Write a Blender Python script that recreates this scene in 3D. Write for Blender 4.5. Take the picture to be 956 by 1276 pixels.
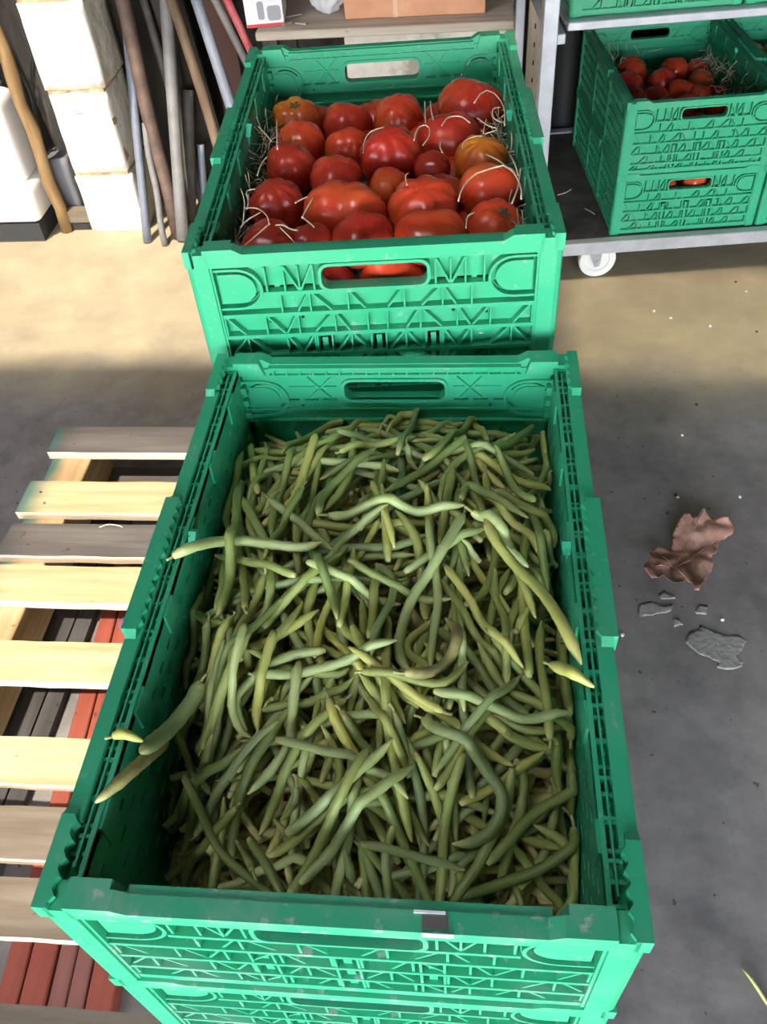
import bpy, bmesh, math, random
import numpy as np
from mathutils import Vector, Matrix, Euler, noise
from mathutils.geometry import tessellate_polygon, delaunay_2d_cdt
R_ = math.radians
rng = random.Random(7)
sc = bpy.context.scene
for o in list(bpy.data.objects): bpy.data.objects.remove(o)
COL = sc.collection

# ------------------------------------------------------------------ camera
CAMLOC = Vector((0.083, -0.169, 1.398)); FPX = 1058.3
cd = bpy.data.cameras.new('camera'); cam = bpy.data.objects.new('camera', cd); COL.objects.link(cam)
cam.location = CAMLOC; cam.rotation_euler = (R_(42.918), R_(3.706), R_(4.254))
cd.sensor_fit = 'VERTICAL'; cd.sensor_height = 36.0; cd.lens = 36.0 * FPX / 1276.0
cd.clip_start = 0.01; sc.camera = cam
# ------------------------------------------------------------------ light
w = bpy.data.worlds.new('world'); sc.world = w; w.use_nodes = True
nt = w.node_tree; nt.nodes.clear()
sky = nt.nodes.new('ShaderNodeTexSky'); sky.sky_type = 'NISHITA'; sky.sun_disc = False
sky.sun_elevation = R_(60); sky.sun_rotation = R_(205); sky.air_density = 1.0; sky.dust_density = 1.0
bg = nt.nodes.new('ShaderNodeBackground'); bg.inputs['Strength'].default_value = 5.6
out = nt.nodes.new('ShaderNodeOutputWorld')
mixw = nt.nodes.new('ShaderNodeMix'); mixw.data_type = 'RGBA'; mixw.inputs[0].default_value = 0.75
mixw.inputs[7].default_value = (1.26, 1.10, 0.95, 1)      # thin bright cloud
nt.links.new(sky.outputs[0], mixw.inputs[6]); nt.links.new(mixw.outputs[2], bg.inputs[0]); nt.links.new(bg.outputs[0], out.inputs[0])
sd = bpy.data.lights.new('sun', 'SUN'); sd.energy = 4.6; sd.angle = R_(1.0); sd.color = (1.0, 0.93, 0.80)
sun = bpy.data.objects.new('sun', sd); COL.objects.link(sun); sun.location = (-2, -3, 5)
SUN = Vector((0.38, 0.78, -1.6)).normalized()
sun.rotation_euler = SUN.to_track_quat('-Z', 'Y').to_euler()
vs = sc.view_settings; vs.view_transform = 'Standard'; vs.look = 'None'; vs.gamma = 1.0; vs.use_curve_mapping = False
vs.exposure = 0.72

# ------------------------------------------------------------------ helpers
def ray(px, py):
    M = cam.rotation_euler.to_matrix()
    return M @ Vector(((px - 478) / FPX, -(py - 638) / FPX, -1))
def atz(px, py, z):
    d = ray(px, py); return CAMLOC + d * ((z - CAMLOC.z) / d.z)
def aty(px, py, y):
    d = ray(px, py); return CAMLOC + d * ((y - CAMLOC.y) / d.y)

def link(name, mesh, parent=None, loc=(0, 0, 0), rot=(0, 0, 0)):
    o = bpy.data.objects.new(name, mesh); COL.objects.link(o)
    o.location = loc; o.rotation_euler = rot
    if parent: o.parent = parent
    return o
def tag(o, label=None, cat=None, group=None, kind=None):
    if label: o['label'] = label
    if cat: o['category'] = cat
    if group: o['group'] = group
    if kind: o['kind'] = kind
    return o
def thing(name, label, cat, loc=(0, 0, 0), rz=0, group=None):
    return tag(link(name, None, None, loc, (0, 0, rz)), label, cat, group)
def mesh_of(bm, name, mats, smooth=False, bev=0):
    if bev: bmesh.ops.bevel(bm, geom=list(bm.edges), offset=bev, segments=1, affect='EDGES', clamp_overlap=True)
    bmesh.ops.recalc_face_normals(bm, faces=bm.faces)
    me = bpy.data.meshes.new(name); bm.to_mesh(me); bm.free()
    for m in (mats if isinstance(mats, (list, tuple)) else [mats]): me.materials.append(m)
    if smooth: me.polygons.foreach_set('use_smooth', [True] * len(me.polygons))
    return me
def box(bm, x0, x1, y0, y1, z0, z1, mi=0, M=None):
    vs_ = [bm.verts.new((x, y, z)) for x in (x0, x1) for y in (y0, y1) for z in (z0, z1)]
    if M:
        for v in vs_: v.co = M @ v.co
    for f in ((0, 1, 3, 2), (4, 6, 7, 5), (0, 4, 5, 1), (2, 3, 7, 6), (0, 2, 6, 4), (1, 5, 7, 3)):
        fc = bm.faces.new([vs_[i] for i in f]); fc.material_index = mi
    return vs_
def bx(x0, x1, y0, y1, z0, z1):
    bm = bmesh.new(); box(bm, x0, x1, y0, y1, z0, z1); return bm
def plate(bm, outer, holes, w0, w1):
    """flat plate in the x/z plane with holes, from y=w0 to y=w1"""
    loops = [outer] + holes
    tri = tessellate_polygon([[Vector((p[0], p[1], 0)) for p in l] for l in loops])
    flat = [p for l in loops for p in l]
    A = [bm.verts.new((p[0], w0, p[1])) for p in flat]; B = [bm.verts.new((p[0], w1, p[1])) for p in flat]
    for t in tri:
        try:
            bm.faces.new([A[i] for i in t]); bm.faces.new([B[i] for i in reversed(t)])
        except ValueError: pass
    k = 0
    for l in loops:
        n = len(l)
        for i in range(n):
            a, b = k + i, k + (i + 1) % n
            try: bm.faces.new((A[a], A[b], B[b], B[a]))
            except ValueError: pass
        k += n
def bar(bm, p, q, wd, w0, w1):
    d = Vector((q[0] - p[0], q[1] - p[1])); n = Vector((-d.y, d.x)).normalized() * wd / 2
    c = [(p[0] + n.x, p[1] + n.y), (q[0] + n.x, q[1] + n.y), (q[0] - n.x, q[1] - n.y), (p[0] - n.x, p[1] - n.y)]
    A = [bm.verts.new((x, w0, z)) for x, z in c]; B = [bm.verts.new((x, w1, z)) for x, z in c]
    bm.faces.new(A); bm.faces.new(B[::-1])
    for i in range(4): bm.faces.new((A[i], A[(i + 1) % 4], B[(i + 1) % 4], B[i]))
def rect(u0, u1, v0, v1): return [(u0, v0), (u1, v0), (u1, v1), (u0, v1)]
def rrect(u0, u1, v0, v1, r, n=5):
    o = []
    for cx, cy, a0 in ((u1 - r, v0 + r, -90), (u1 - r, v1 - r, 0), (u0 + r, v1 - r, 90), (u0 + r, v0 + r, 180)):
        for i in range(n + 1):
            a = R_(a0 + 90 * i / n); o.append((cx + r * math.cos(a), cy + r * math.sin(a)))
    return o
def tube(bm, pts, rad, n=8, mi=0, caps=True):
    pts = [Vector(p) for p in pts]; m = len(pts)
    rad = rad if isinstance(rad, (list, tuple)) else [rad] * m
    rings = []; up = Vector((0, 0, 1))
    t0 = (pts[1] - pts[0]).normalized()
    nrm = t0.cross(up); nrm = nrm.normalized() if nrm.length > 1e-4 else Vector((1, 0, 0))
    for i in range(m):
        t = (pts[min(i + 1, m - 1)] - pts[max(i - 1, 0)])
        t = t.normalized() if t.length > 1e-9 else t0
        nrm = (nrm - t * nrm.dot(t)); nrm = nrm.normalized() if nrm.length > 1e-6 else t.orthogonal().normalized()
        b = t.cross(nrm)
        rings.append([bm.verts.new(pts[i] + (nrm * math.cos(6.28318 * k / n) + b * math.sin(6.28318 * k / n)) * rad[i]) for k in range(n)])
    for i in range(m - 1):
        for k in range(n):
            f = bm.faces.new((rings[i][k], rings[i][(k + 1) % n], rings[i + 1][(k + 1) % n], rings[i + 1][k])); f.smooth = True; f.material_index = mi
    if caps:
        for r_ in (rings[0][::-1], rings[-1]): f = bm.faces.new(r_); f.material_index = mi
    return rings
def resample(P, n):
    """Catmull-Rom through points, n samples evenly by arc length"""
    P = [Vector(p) for p in P]
    if len(P) == 2: P = [P[0], (P[0] + P[1]) / 2, P[1]]
    Q = [P[0] * 2 - P[1]] + P + [P[-1] * 2 - P[-2]]; S = []
    for i in range(1, len(Q) - 2):
        for k in range(12):
            t = k / 12; a, b, c, d = Q[i - 1], Q[i], Q[i + 1], Q[i + 2]
            S.append(0.5 * ((2 * b) + (c - a) * t + (2 * a - 5 * b + 4 * c - d) * t * t + (3 * b - a - 3 * c + d) * t ** 3))
    S.append(P[-1]); L = [0]
    for i in range(1, len(S)): L.append(L[-1] + (S[i] - S[i - 1]).length)
    res = []; j = 0
    for k in range(n):
        s = L[-1] * k / (n - 1)
        while j < len(L) - 2 and L[j + 1] < s: j += 1
        t = (s - L[j]) / max(L[j + 1] - L[j], 1e-9); res.append(S[j].lerp(S[j + 1], min(t, 1)))
    return res

# ------------------------------------------------------------------ materials
def mat(name, col, rough=0.5, metal=0.0, spec=0.5):
    m = bpy.data.materials.new(name); m.use_nodes = True
    b = m.node_tree.nodes['Principled BSDF']
    b.inputs['Base Color'].default_value = (*col, 1); b.inputs['Roughness'].default_value = rough
    b.inputs['Metallic'].default_value = metal; b.inputs['Specular IOR Level'].default_value = spec
    return m
def N(m, t, **kw):
    n = m.node_tree.nodes.new(t)
    for k, v in kw.items():
        if k in n.inputs: n.inputs[k].default_value = v
        else: setattr(n, k, v)
    return n
def L(m, a, b): m.node_tree.links.new(a, b)
def coords(m, scale=(1, 1, 1), space='Object'):
    tc = N(m, 'ShaderNodeTexCoord'); mp = N(m, 'ShaderNodeMapping'); mp.inputs['Scale'].default_value = scale
    L(m, tc.outputs[space], mp.inputs[0]); return mp.outputs[0]
def noise_ramp(m, vec, scale, stops, detail=6, rough=0.6):
    n = N(m, 'ShaderNodeTexNoise', Scale=scale, Detail=detail, Roughness=rough); L(m, vec, n.inputs['Vector'])
    r = N(m, 'ShaderNodeValToRGB'); cr = r.color_ramp
    while len(cr.elements) < len(stops): cr.elements.new(0.5)
    for e, (p, c) in zip(cr.elements, stops): e.position = p; e.color = (*c, 1) if len(c) == 3 else c
    L(m, n.outputs[0], r.inputs[0]); return r.outputs[0]
def mix(m, fac, a, b, mode='MIX'):
    x = N(m, 'ShaderNodeMix', data_type='RGBA', blend_type=mode)
    if isinstance(fac, (int, float)): x.inputs[0].default_value = fac
    else: L(m, fac, x.inputs[0])
    for k, v in ((6, a), (7, b)):
        if isinstance(v, tuple): x.inputs[k].default_value = (*v, 1)
        else: L(m, v, x.inputs[k])
    return x.outputs[2]
def bump(m, vec, scale, strength, dist=0.002, detail=6):
    n = N(m, 'ShaderNodeTexNoise', Scale=scale, Detail=detail); L(m, vec, n.inputs['Vector'])
    b = N(m, 'ShaderNodeBump', Strength=strength, Distance=dist); L(m, n.outputs[0], b.inputs['Height'])
    L(m, b.outputs[0], m.node_tree.nodes['Principled BSDF'].inputs['Normal'])
def base(m, s): L(m, s, m.node_tree.nodes['Principled BSDF'].inputs['Base Color'])
def rnd(m): return N(m, 'ShaderNodeObjectInfo').outputs['Random']
BW = lambda v: (v, v, v)

def plastic(name, c, dust_pale=0.28):
    m = mat(name, c, 0.42); v = coords(m)
    f = noise_ramp(m, v, 14, [(0.48, BW(0)), (0.8, BW(dust_pale))], 8, 0.65)
    f2 = noise_ramp(m, v, 90, [(0.62, BW(0)), (0.75, BW(dust_pale * 1.3))], 4, 0.5)
    a = mix(m, f, c, tuple(0.5 * x + 0.18 for x in c)); base(m, mix(m, f2, a, (0.33, 0.40, 0.34)))
    L(m, noise_ramp(m, v, 20, [(0.3, BW(0.34)), (0.8, BW(0.6))]), m.node_tree.nodes['Principled BSDF'].inputs['Roughness'])
    bump(m, v, 40, 0.12, 0.001); return m
GREEN = plastic('green_plastic', (0.022, 0.330, 0.165))
GREEN_SCUFF = plastic('scuffed_green_plastic', (0.026, 0.32, 0.165), 0.9)
def wood(name, c1, c2, c3, axis=0, rough=0.75, knots=True, scale=1.0):
    m = mat(name, c1, rough, spec=0.25)
    s = [14, 14, 14]; s[axis] = 1.2; v = coords(m, tuple(scale * k for k in s))
    oi = N(m, 'ShaderNodeObjectInfo'); ad = N(m, 'ShaderNodeVectorMath', operation='ADD'); sc_ = N(m, 'ShaderNodeVectorMath', operation='SCALE')
    L(m, oi.outputs['Random'], sc_.inputs[0]); sc_.inputs['Scale'].default_value = 50
    L(m, v, ad.inputs[0]); L(m, sc_.outputs[0], ad.inputs[1]); v = ad.outputs[0]
    a = noise_ramp(m, v, 2.6, [(0.3, c2), (0.5, c1), (0.72, c3)], 8, 0.6)
    if knots:
        k = noise_ramp(m, coords(m, (1, 1, 1)), 26, [(0.70, BW(0)), (0.76, BW(0.7))], 2)
        a = mix(m, k, a, tuple(x * 0.3 for x in c2))
    base(m, a); bump(m, v, 5, 0.35, 0.002); return m
PINE = wood('pale_pine', (0.50, 0.37, 0.195), (0.38, 0.265, 0.13), (0.58, 0.45, 0.27))
OLDPINE = wood('weathered_grey_pine', (0.105, 0.088, 0.078), (0.070, 0.058, 0.050), (0.15, 0.13, 0.113))
TANPINE = wood('tan_grey_pine', (0.17, 0.13, 0.092), (0.12, 0.092, 0.064), (0.23, 0.183, 0.137))
LITEDGE = wood('pale_lit_edge', (0.62, 0.50, 0.36), (0.52, 0.40, 0.28), (0.70, 0.58, 0.44), knots=False)  # light on the board edges, put into a paler edge colour
BLOCKW = wood('stringer_wood', (0.42, 0.28, 0.14), (0.30, 0.19, 0.10), (0.52, 0.38, 0.22), axis=1)
def teal_paint(src, name, xmax, soft, y_bias=0.0):
    m = src.copy(); m.name = name; b = m.node_tree.nodes['Principled BSDF']
    old = b.inputs['Base Color'].links[0].from_socket
    tc = N(m, 'ShaderNodeTexCoord'); sx = N(m, 'ShaderNodeSeparateXYZ'); L(m, tc.outputs['Object'], sx.inputs[0])
    n = N(m, 'ShaderNodeTexNoise', Scale=9.0, Detail=4.0); L(m, tc.outputs['Object'], n.inputs['Vector'])
    ma = N(m, 'ShaderNodeMath', operation='MULTIPLY_ADD'); L(m, n.outputs[0], ma.inputs[0]); ma.inputs[1].default_value = soft * 2; L(m, sx.outputs[0], ma.inputs[2])
    mr = N(m, 'ShaderNodeMapRange'); L(m, ma.outputs[0], mr.inputs[0])
    mr.inputs[1].default_value = xmax + soft; mr.inputs[2].default_value = xmax + soft * 2; mr.inputs[3].default_value = 0.75; mr.inputs[4].default_value = 0.0
    L(m, mix(m, mr.outputs[0], old, (0.015, 0.17, 0.15)), b.inputs['Base Color']); return m
def redwood(name, c):
    m = mat(name, c, 0.6); v = coords(m, (10, 1.5, 10))
    a = noise_ramp(m, v, 6, [(0.3, tuple(x * 0.75 for x in c)), (0.65, c), (0.85, tuple(min(1, x * 1.3) for x in c))])
    k = noise_ramp(m, coords(m), 45, [(0.66, BW(0)), (0.70, BW(0.85))], 4)
    base(m, mix(m, k, a, (0.06, 0.03, 0.03))); bump(m, coords(m), 60, 0.25); return m
REDW = redwood('red_painted_wood', (0.32, 0.070, 0.040)); ROSEW = redwood('faded_rose_wood', (0.27, 0.100, 0.075)); ORNW = redwood('orange_painted_wood', (0.40, 0.11, 0.035))

def concrete():
    m = mat('concrete_floor', (0.2, 0.2, 0.2), 0.75, spec=0.3); v = coords(m)
    a = noise_ramp(m, v, 1.6, [(0.30, (0.175, 0.158, 0.146)), (0.5, (0.218, 0.198, 0.183)), (0.72, (0.280, 0.256, 0.232))], 8, 0.55)
    b = noise_ramp(m, v, 9, [(0.34, BW(0.66)), (0.62, BW(1.08))], 8, 0.7)
    a = mix(m, 1.0, a, b, 'MULTIPLY')
    d = noise_ramp(m, v, 5, [(0.63, BW(0)), (0.70, BW(0.55))], 3, 0.5)
    a = mix(m, d, a, (0.085, 0.08, 0.08))
    sp = noise_ramp(m, v, 60, [(0.715, BW(0)), (0.74, BW(0.8))], 2, 0.4); a = mix(m, sp, a, (0.05, 0.045, 0.04))
    # paler sandy tone towards the back wall
    sx = N(m, 'ShaderNodeSeparateXYZ'); L(m, v, sx.inputs[0])
    n = N(m, 'ShaderNodeTexNoise', Scale=3.0, Detail=6.0); L(m, v, n.inputs['Vector'])
    ma = N(m, 'ShaderNodeMath', operation='MULTIPLY_ADD'); L(m, n.outputs[0], ma.inputs[0]); ma.inputs[1].default_value = 0.7; L(m, sx.outputs[1], ma.inputs[2])
    mr = N(m, 'ShaderNodeMapRange'); L(m, ma.outputs[0], mr.inputs[0]); mr.inputs[1].default_value = 1.75; mr.inputs[2].default_value = 2.1; mr.inputs[4].default_value = 0.8
    dust_pale = noise_ramp(m, v, 6, [(0.35, (0.33, 0.265, 0.16)), (0.7, (0.46, 0.375, 0.23))], 8)
    a = mix(m, mr.outputs[0], a, dust_pale); base(m, a); bump(m, v, 35, 0.25, 0.003); return m
CONC = concrete()
CEMENT = mat('cement_crust', (0.24, 0.225, 0.21), 0.9); v = coords(CEMENT)
base(CEMENT, noise_ramp(CEMENT, v, 40, [(0.3, (0.20, 0.183, 0.168)), (0.7, (0.29, 0.268, 0.245))])); bump(CEMENT, v, 120, 0.8, 0.002)
def stone():
    m = mat('whitewashed_stone', (0.8, 0.76, 0.68), 0.9, spec=0.15); v = coords(m)
    a = noise_ramp(m, v, 12, [(0.3, (0.62, 0.55, 0.44)), (0.5, (0.80, 0.76, 0.68))], 8)
    d = noise_ramp(m, v, 55, [(0.66, BW(0)), (0.74, BW(0.7))], 5); base(m, mix(m, d, a, (0.42, 0.27, 0.14)))
    bump(m, v, 25, 0.7, 0.01); return m
STONE = stone()
MORTAR = mat('sandy_mortar', (0.42, 0.27, 0.14), 0.95); v = coords(MORTAR)
base(MORTAR, noise_ramp(MORTAR, v, 30, [(0.35, (0.34, 0.20, 0.10)), (0.6, (0.60, 0.46, 0.30))])); bump(MORTAR, v, 60, 0.8, 0.01)
DARKWALL = mat('dark_back_wall', (0.035, 0.03, 0.028), 0.9); v = coords(DARKWALL)  # near-black mottled wall colour
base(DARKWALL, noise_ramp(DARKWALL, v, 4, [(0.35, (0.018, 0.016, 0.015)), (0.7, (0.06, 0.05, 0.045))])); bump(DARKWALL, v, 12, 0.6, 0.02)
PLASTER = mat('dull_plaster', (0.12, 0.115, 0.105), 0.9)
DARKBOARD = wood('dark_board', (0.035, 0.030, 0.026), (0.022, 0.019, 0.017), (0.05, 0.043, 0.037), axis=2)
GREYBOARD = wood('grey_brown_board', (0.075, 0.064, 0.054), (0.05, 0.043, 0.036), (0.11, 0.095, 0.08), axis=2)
def rust(name, c1, c2, r=0.7, me=0.2):
    m = mat(name, c1, r, me); v = coords(m)
    base(m, noise_ramp(m, v, 22, [(0.35, c1), (0.68, c2)], 8)); bump(m, v, 90, 0.3); return m
RUST = rust('rusty_pipe', (0.085, 0.052, 0.040), (0.16, 0.105, 0.08)); PIPE = rust('grey_pipe', (0.15, 0.145, 0.145), (0.22, 0.205, 0.195), 0.6, 0.1)
BLUEPIPE = rust('blue_grey_pipe', (0.14, 0.155, 0.195), (0.20, 0.215, 0.26), 0.5, 0.1); DULLPIPE = rust('dull_pipe', (0.07, 0.063, 0.058), (0.12, 0.105, 0.095))
REDPIPE = rust('red_pipe', (0.45, 0.05, 0.06), (0.55, 0.16, 0.16), 0.45, 0.0)
TANPOLE = wood('tan_pole_wood', (0.15, 0.10, 0.065), (0.10, 0.065, 0.04), (0.21, 0.155, 0.10), axis=2)
STAKEW = wood('ochre_stake_wood', (0.25, 0.15, 0.065), (0.17, 0.10, 0.045), (0.34, 0.23, 0.12), axis=2)
BOXWOOD = wood('pale_shelf_wood', (0.42, 0.36, 0.29), (0.30, 0.25, 0.20), (0.52, 0.46, 0.38))
PALEPANEL = mat('stained_pale_panel', (0.55, 0.52, 0.46), 0.8); v = coords(PALEPANEL)
base(PALEPANEL, mix(PALEPANEL, noise_ramp(PALEPANEL, v, 9, [(0.56, BW(0)), (0.66, BW(0.8))], 4), noise_ramp(PALEPANEL, v, 30, [(0.3, (0.46, 0.42, 0.36)), (0.7, (0.60, 0.56, 0.49))]), (0.20, 0.17, 0.12)))
GALV = mat('galvanised_steel', (0.55, 0.57, 0.60), 0.42, 0.55); v = coords(GALV)
base(GALV, noise_ramp(GALV, v, 18, [(0.3, (0.36, 0.37, 0.41)), (0.7, (0.50, 0.52, 0.57))])); bump(GALV, v, 60, 0.1)
NYLON = mat('white_nylon', (0.72, 0.72, 0.70), 0.4); JUG = mat('white_poly_jug', (0.78, 0.76, 0.74), 0.45)
RUBBER = mat('black_rubber', (0.02, 0.02, 0.02), 0.5); DARKPLY = mat('dark_shelf_board', (0.04, 0.037, 0.035), 0.6); v = coords(DARKPLY)
base(DARKPLY, noise_ramp(DARKPLY, v, 14, [(0.4, (0.03, 0.028, 0.026)), (0.75, (0.09, 0.08, 0.075))]))
CARTON = mat('white_carton', (0.75, 0.75, 0.76), 0.5); CARTRED = mat('red_print', (0.6, 0.04, 0.04), 0.5); CARTGREY = mat('grey_print', (0.30, 0.30, 0.33), 0.5)
TERRA = mat('orange_cardboard', (0.55, 0.26, 0.14), 0.8); v = coords(TERRA)
base(TERRA, noise_ramp(TERRA, v, 10, [(0.3, (0.48, 0.22, 0.12)), (0.7, (0.62, 0.33, 0.20))]))
TAPE = mat('brown_tape', (0.62, 0.42, 0.28), 0.35)
BAG = mat('clear_bag', (0.85, 0.88, 0.93), 0.25); BAG.node_tree.nodes['Principled BSDF'].inputs['Alpha'].default_value = 0.55
SUNDIM = mat('sun_dimming_tint', (0.9, 0.88, 0.8), 0.4); _n = SUNDIM.node_tree; _n.nodes.clear()  # see-through tint that weakens the sun in one roof opening
_t = _n.nodes.new('ShaderNodeBsdfTransparent'); _t.inputs[0].default_value = (0.60, 0.58, 0.54, 1); _o = _n.nodes.new('ShaderNodeOutputMaterial'); _n.links.new(_t.outputs[0], _o.inputs[0])
STRAW = mat('wood_wool', (0.62, 0.52, 0.36), 0.6)
LABELD = mat('torn_label_dark', (0.10, 0.085, 0.08), 0.5); LABELW = mat('torn_label_white', (0.65, 0.65, 0.68), 0.3)
# beans
def bean_mat(name, c, c2):
    m = mat(name, c, 0.45, spec=0.4); at = N(m, 'ShaderNodeAttribute', attribute_name='along')
    v = coords(m); a = noise_ramp(m, v, 40, [(0.35, c), (0.7, c2)], 4)
    hs = N(m, 'ShaderNodeHueSaturation'); L(m, a, hs.inputs['Color'])
    mr = N(m, 'ShaderNodeMapRange'); L(m, rnd(m), mr.inputs[0]); mr.inputs[3].default_value = 0.62; mr.inputs[4].default_value = 1.25; L(m, mr.outputs[0], hs.inputs['Value'])
    mr2 = N(m, 'ShaderNodeMapRange'); L(m, rnd(m), mr2.inputs[0]); mr2.inputs[3].default_value = 0.517; mr2.inputs[4].default_value = 0.487; L(m, mr2.outputs[0], hs.inputs['Hue'])
    r = N(m, 'ShaderNodeValToRGB'); L(m, at.outputs['Fac'], r.inputs[0]); cr = r.color_ramp
    cr.elements[0].position = 0.0; cr.elements[0].color = (0.8, 0.8, 0.8, 1); e = cr.elements.new(0.07); e.color = (0, 0, 0, 1)
    e = cr.elements.new(0.9); e.color = (0, 0, 0, 1); cr.elements[-1].position = 1.0; cr.elements[-1].color = (0.7, 0.7, 0.7, 1)
    a = mix(m, r.outputs[0], hs.outputs[0], (0.58, 0.56, 0.22))
    sp = noise_ramp(m, v, 150, [(0.70, BW(0)), (0.74, BW(0.35))], 2); base(m, mix(m, sp, a, (0.13, 0.10, 0.04)))
    m.node_tree.nodes['Principled BSDF'].inputs['Subsurface Weight'].default_value = 0.0
    bump(m, v, 130, 0.12, 0.001); return m
BEAN = [bean_mat('bean_green', (0.225, 0.290, 0.075), (0.28, 0.34, 0.105)), bean_mat('bean_yellow_green', (0.340, 0.370, 0.085), (0.42, 0.44, 0.13)),
        bean_mat('bean_pale_green', (0.29, 0.37, 0.135), (0.36, 0.44, 0.185)), bean_mat('bean_blotched', (0.32, 0.32, 0.11), (0.13, 0.09, 0.04))]
STEM = mat('bean_stem', (0.34, 0.36, 0.14), 0.6)
# tomatoes
def tomato_mat(name, red, other, amt):
    m = mat(name, red, 0.25, spec=0.5); tc = N(m, 'ShaderNodeTexCoord'); oi = N(m, 'ShaderNodeObjectInfo')
    sc_ = N(m, 'ShaderNodeVectorMath', operation='SCALE'); L(m, oi.outputs['Random'], sc_.inputs[0]); sc_.inputs['Scale'].default_value = 30
    ad = N(m, 'ShaderNodeVectorMath', operation='ADD'); L(m, tc.outputs['Object'], ad.inputs[0]); L(m, sc_.outputs[0], ad.inputs[1])
    f = noise_ramp(m, ad.outputs[0], 13, [(0.62 - amt * 0.25, BW(0)), (0.82 - amt * 0.25, BW(1))], 3, 0.5)
    f2 = noise_ramp(m, ad.outputs[0], 300, [(0.73, BW(0)), (0.78, BW(0.4))], 1)
    a = mix(m, f, red, other); base(m, mix(m, f2, a, (0.5, 0.2, 0.08)))
    L(m, noise_ramp(m, ad.outputs[0], 30, [(0.3, BW(0.2)), (0.8, BW(0.42))]), m.node_tree.nodes['Principled BSDF'].inputs['Roughness'])
    b = m.node_tree.nodes['Principled BSDF']; b.inputs['Subsurface Weight'].default_value = 0.0
    return m
TOM = {'r': tomato_mat('tomato_red', (0.46, 0.030, 0.016), (0.50, 0.060, 0.020), 0.5), 'o': tomato_mat('tomato_orange', (0.46, 0.055, 0.012), (0.60, 0.20, 0.02), 0.85),
       'b': tomato_mat('tomato_bright', (0.56, 0.052, 0.018), (0.60, 0.11, 0.025), 0.5), 'd': tomato_mat('tomato_dark', (0.37, 0.030, 0.016), (0.43, 0.045, 0.018), 0.5)}
SCAR = mat('tomato_scar', (0.10, 0.10, 0.04), 0.8); SCARP = mat('tomato_pale_scar', (0.42, 0.36, 0.20), 0.7)
LEAF = mat('dry_leaf', (0.30, 0.15, 0.10), 0.8); v = coords(LEAF)
base(LEAF, noise_ramp(LEAF, v, 25, [(0.3, (0.20, 0.09, 0.06)), (0.55, (0.34, 0.18, 0.13)), (0.75, (0.44, 0.27, 0.21))])); bump(LEAF, v, 70, 0.5)
LEAFV = mat('leaf_vein', (0.42, 0.25, 0.15), 0.8)

# ------------------------------------------------------------------ setting
def struct(name, me, loc=(0, 0, 0)): return tag(link(name, me, None, loc), kind='structure')
RZ = 6.0; _k = RZ - 2.5                                     # unseen roof, raised high to weaken skylight from its openings
struct('floor', mesh_of(bx(-3.0, 3.2, -3.4, 3.0, -0.12, 0.0), 'floor', CONC))
struct('bounce_ground', mesh_of(bx(-9, 9, -14, -3.41, -0.14, -0.02), 'bounce_slab', mat('pale_bounce_slab', (0.70, 0.68, 0.64), 0.9)))  # unseen pale ground added to bounce light in through the doorway
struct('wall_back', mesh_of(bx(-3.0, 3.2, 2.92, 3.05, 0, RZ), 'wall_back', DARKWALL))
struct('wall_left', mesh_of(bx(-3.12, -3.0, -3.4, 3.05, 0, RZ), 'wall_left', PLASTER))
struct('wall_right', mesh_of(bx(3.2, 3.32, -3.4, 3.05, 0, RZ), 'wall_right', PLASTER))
# unseen roof, three openings added to throw the sun patches, one dimmed by a sheet; the wide doorway is behind the camera
bm = bmesh.new()
op = [(-2.22, -1.08, 0.46, 1.56), (-1.415, -0.93, -1.00, 0.115), (-0.25, 0.60, 0.36, 0.885)]
op = [(a - _k * 0.2375, b - _k * 0.2375, c - _k * 0.4875, d - _k * 0.4875) for a, b, c, d in op]
def flat(bm, l, holes, z0, z1):
    k = len(bm.verts); plate(bm, l, holes, z0, z1)
    bm.verts.ensure_lookup_table()
    for v_ in bm.verts[k:]: v_.co = Vector((v_.co.x, v_.co.z, v_.co.y))
flat(bm, rect(-3.12, 3.32, -3.4, 3.05), [rect(a, b, c, d) for a, b, c, d in op], RZ, RZ + 0.03)
struct('sun_mask_roof', mesh_of(bm, 'sun_mask_roof', PLASTER))
bm = bmesh.new(); box(bm, op[2][0] - 0.01, op[2][1] + 0.01, op[2][2] - 0.01, op[2][3] + 0.01, RZ + 0.031, RZ + 0.034); struct('sun_dim_sheet_1', mesh_of(bm, 'sun_dimmer', SUNDIM))  # unseen tinted sheet added to dim one sun patch
struct('wall_front', mesh_of(bx(-3.0, 3.2, -3.4, -3.25, 2.0, RZ), 'low_light_header', PLASTER))  # unseen header, set low so the doorway light comes in flat
struct('trim_1', mesh_of(bx(-3.0, -2.55, -3.4, -3.25, 0, 2.5), 'door_jamb', PLASTER)); struct('trim_2', mesh_of(bx(2.75, 3.2, -3.4, -3.25, 0, 2.5), 'door_jamb2', PLASTER))

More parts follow.
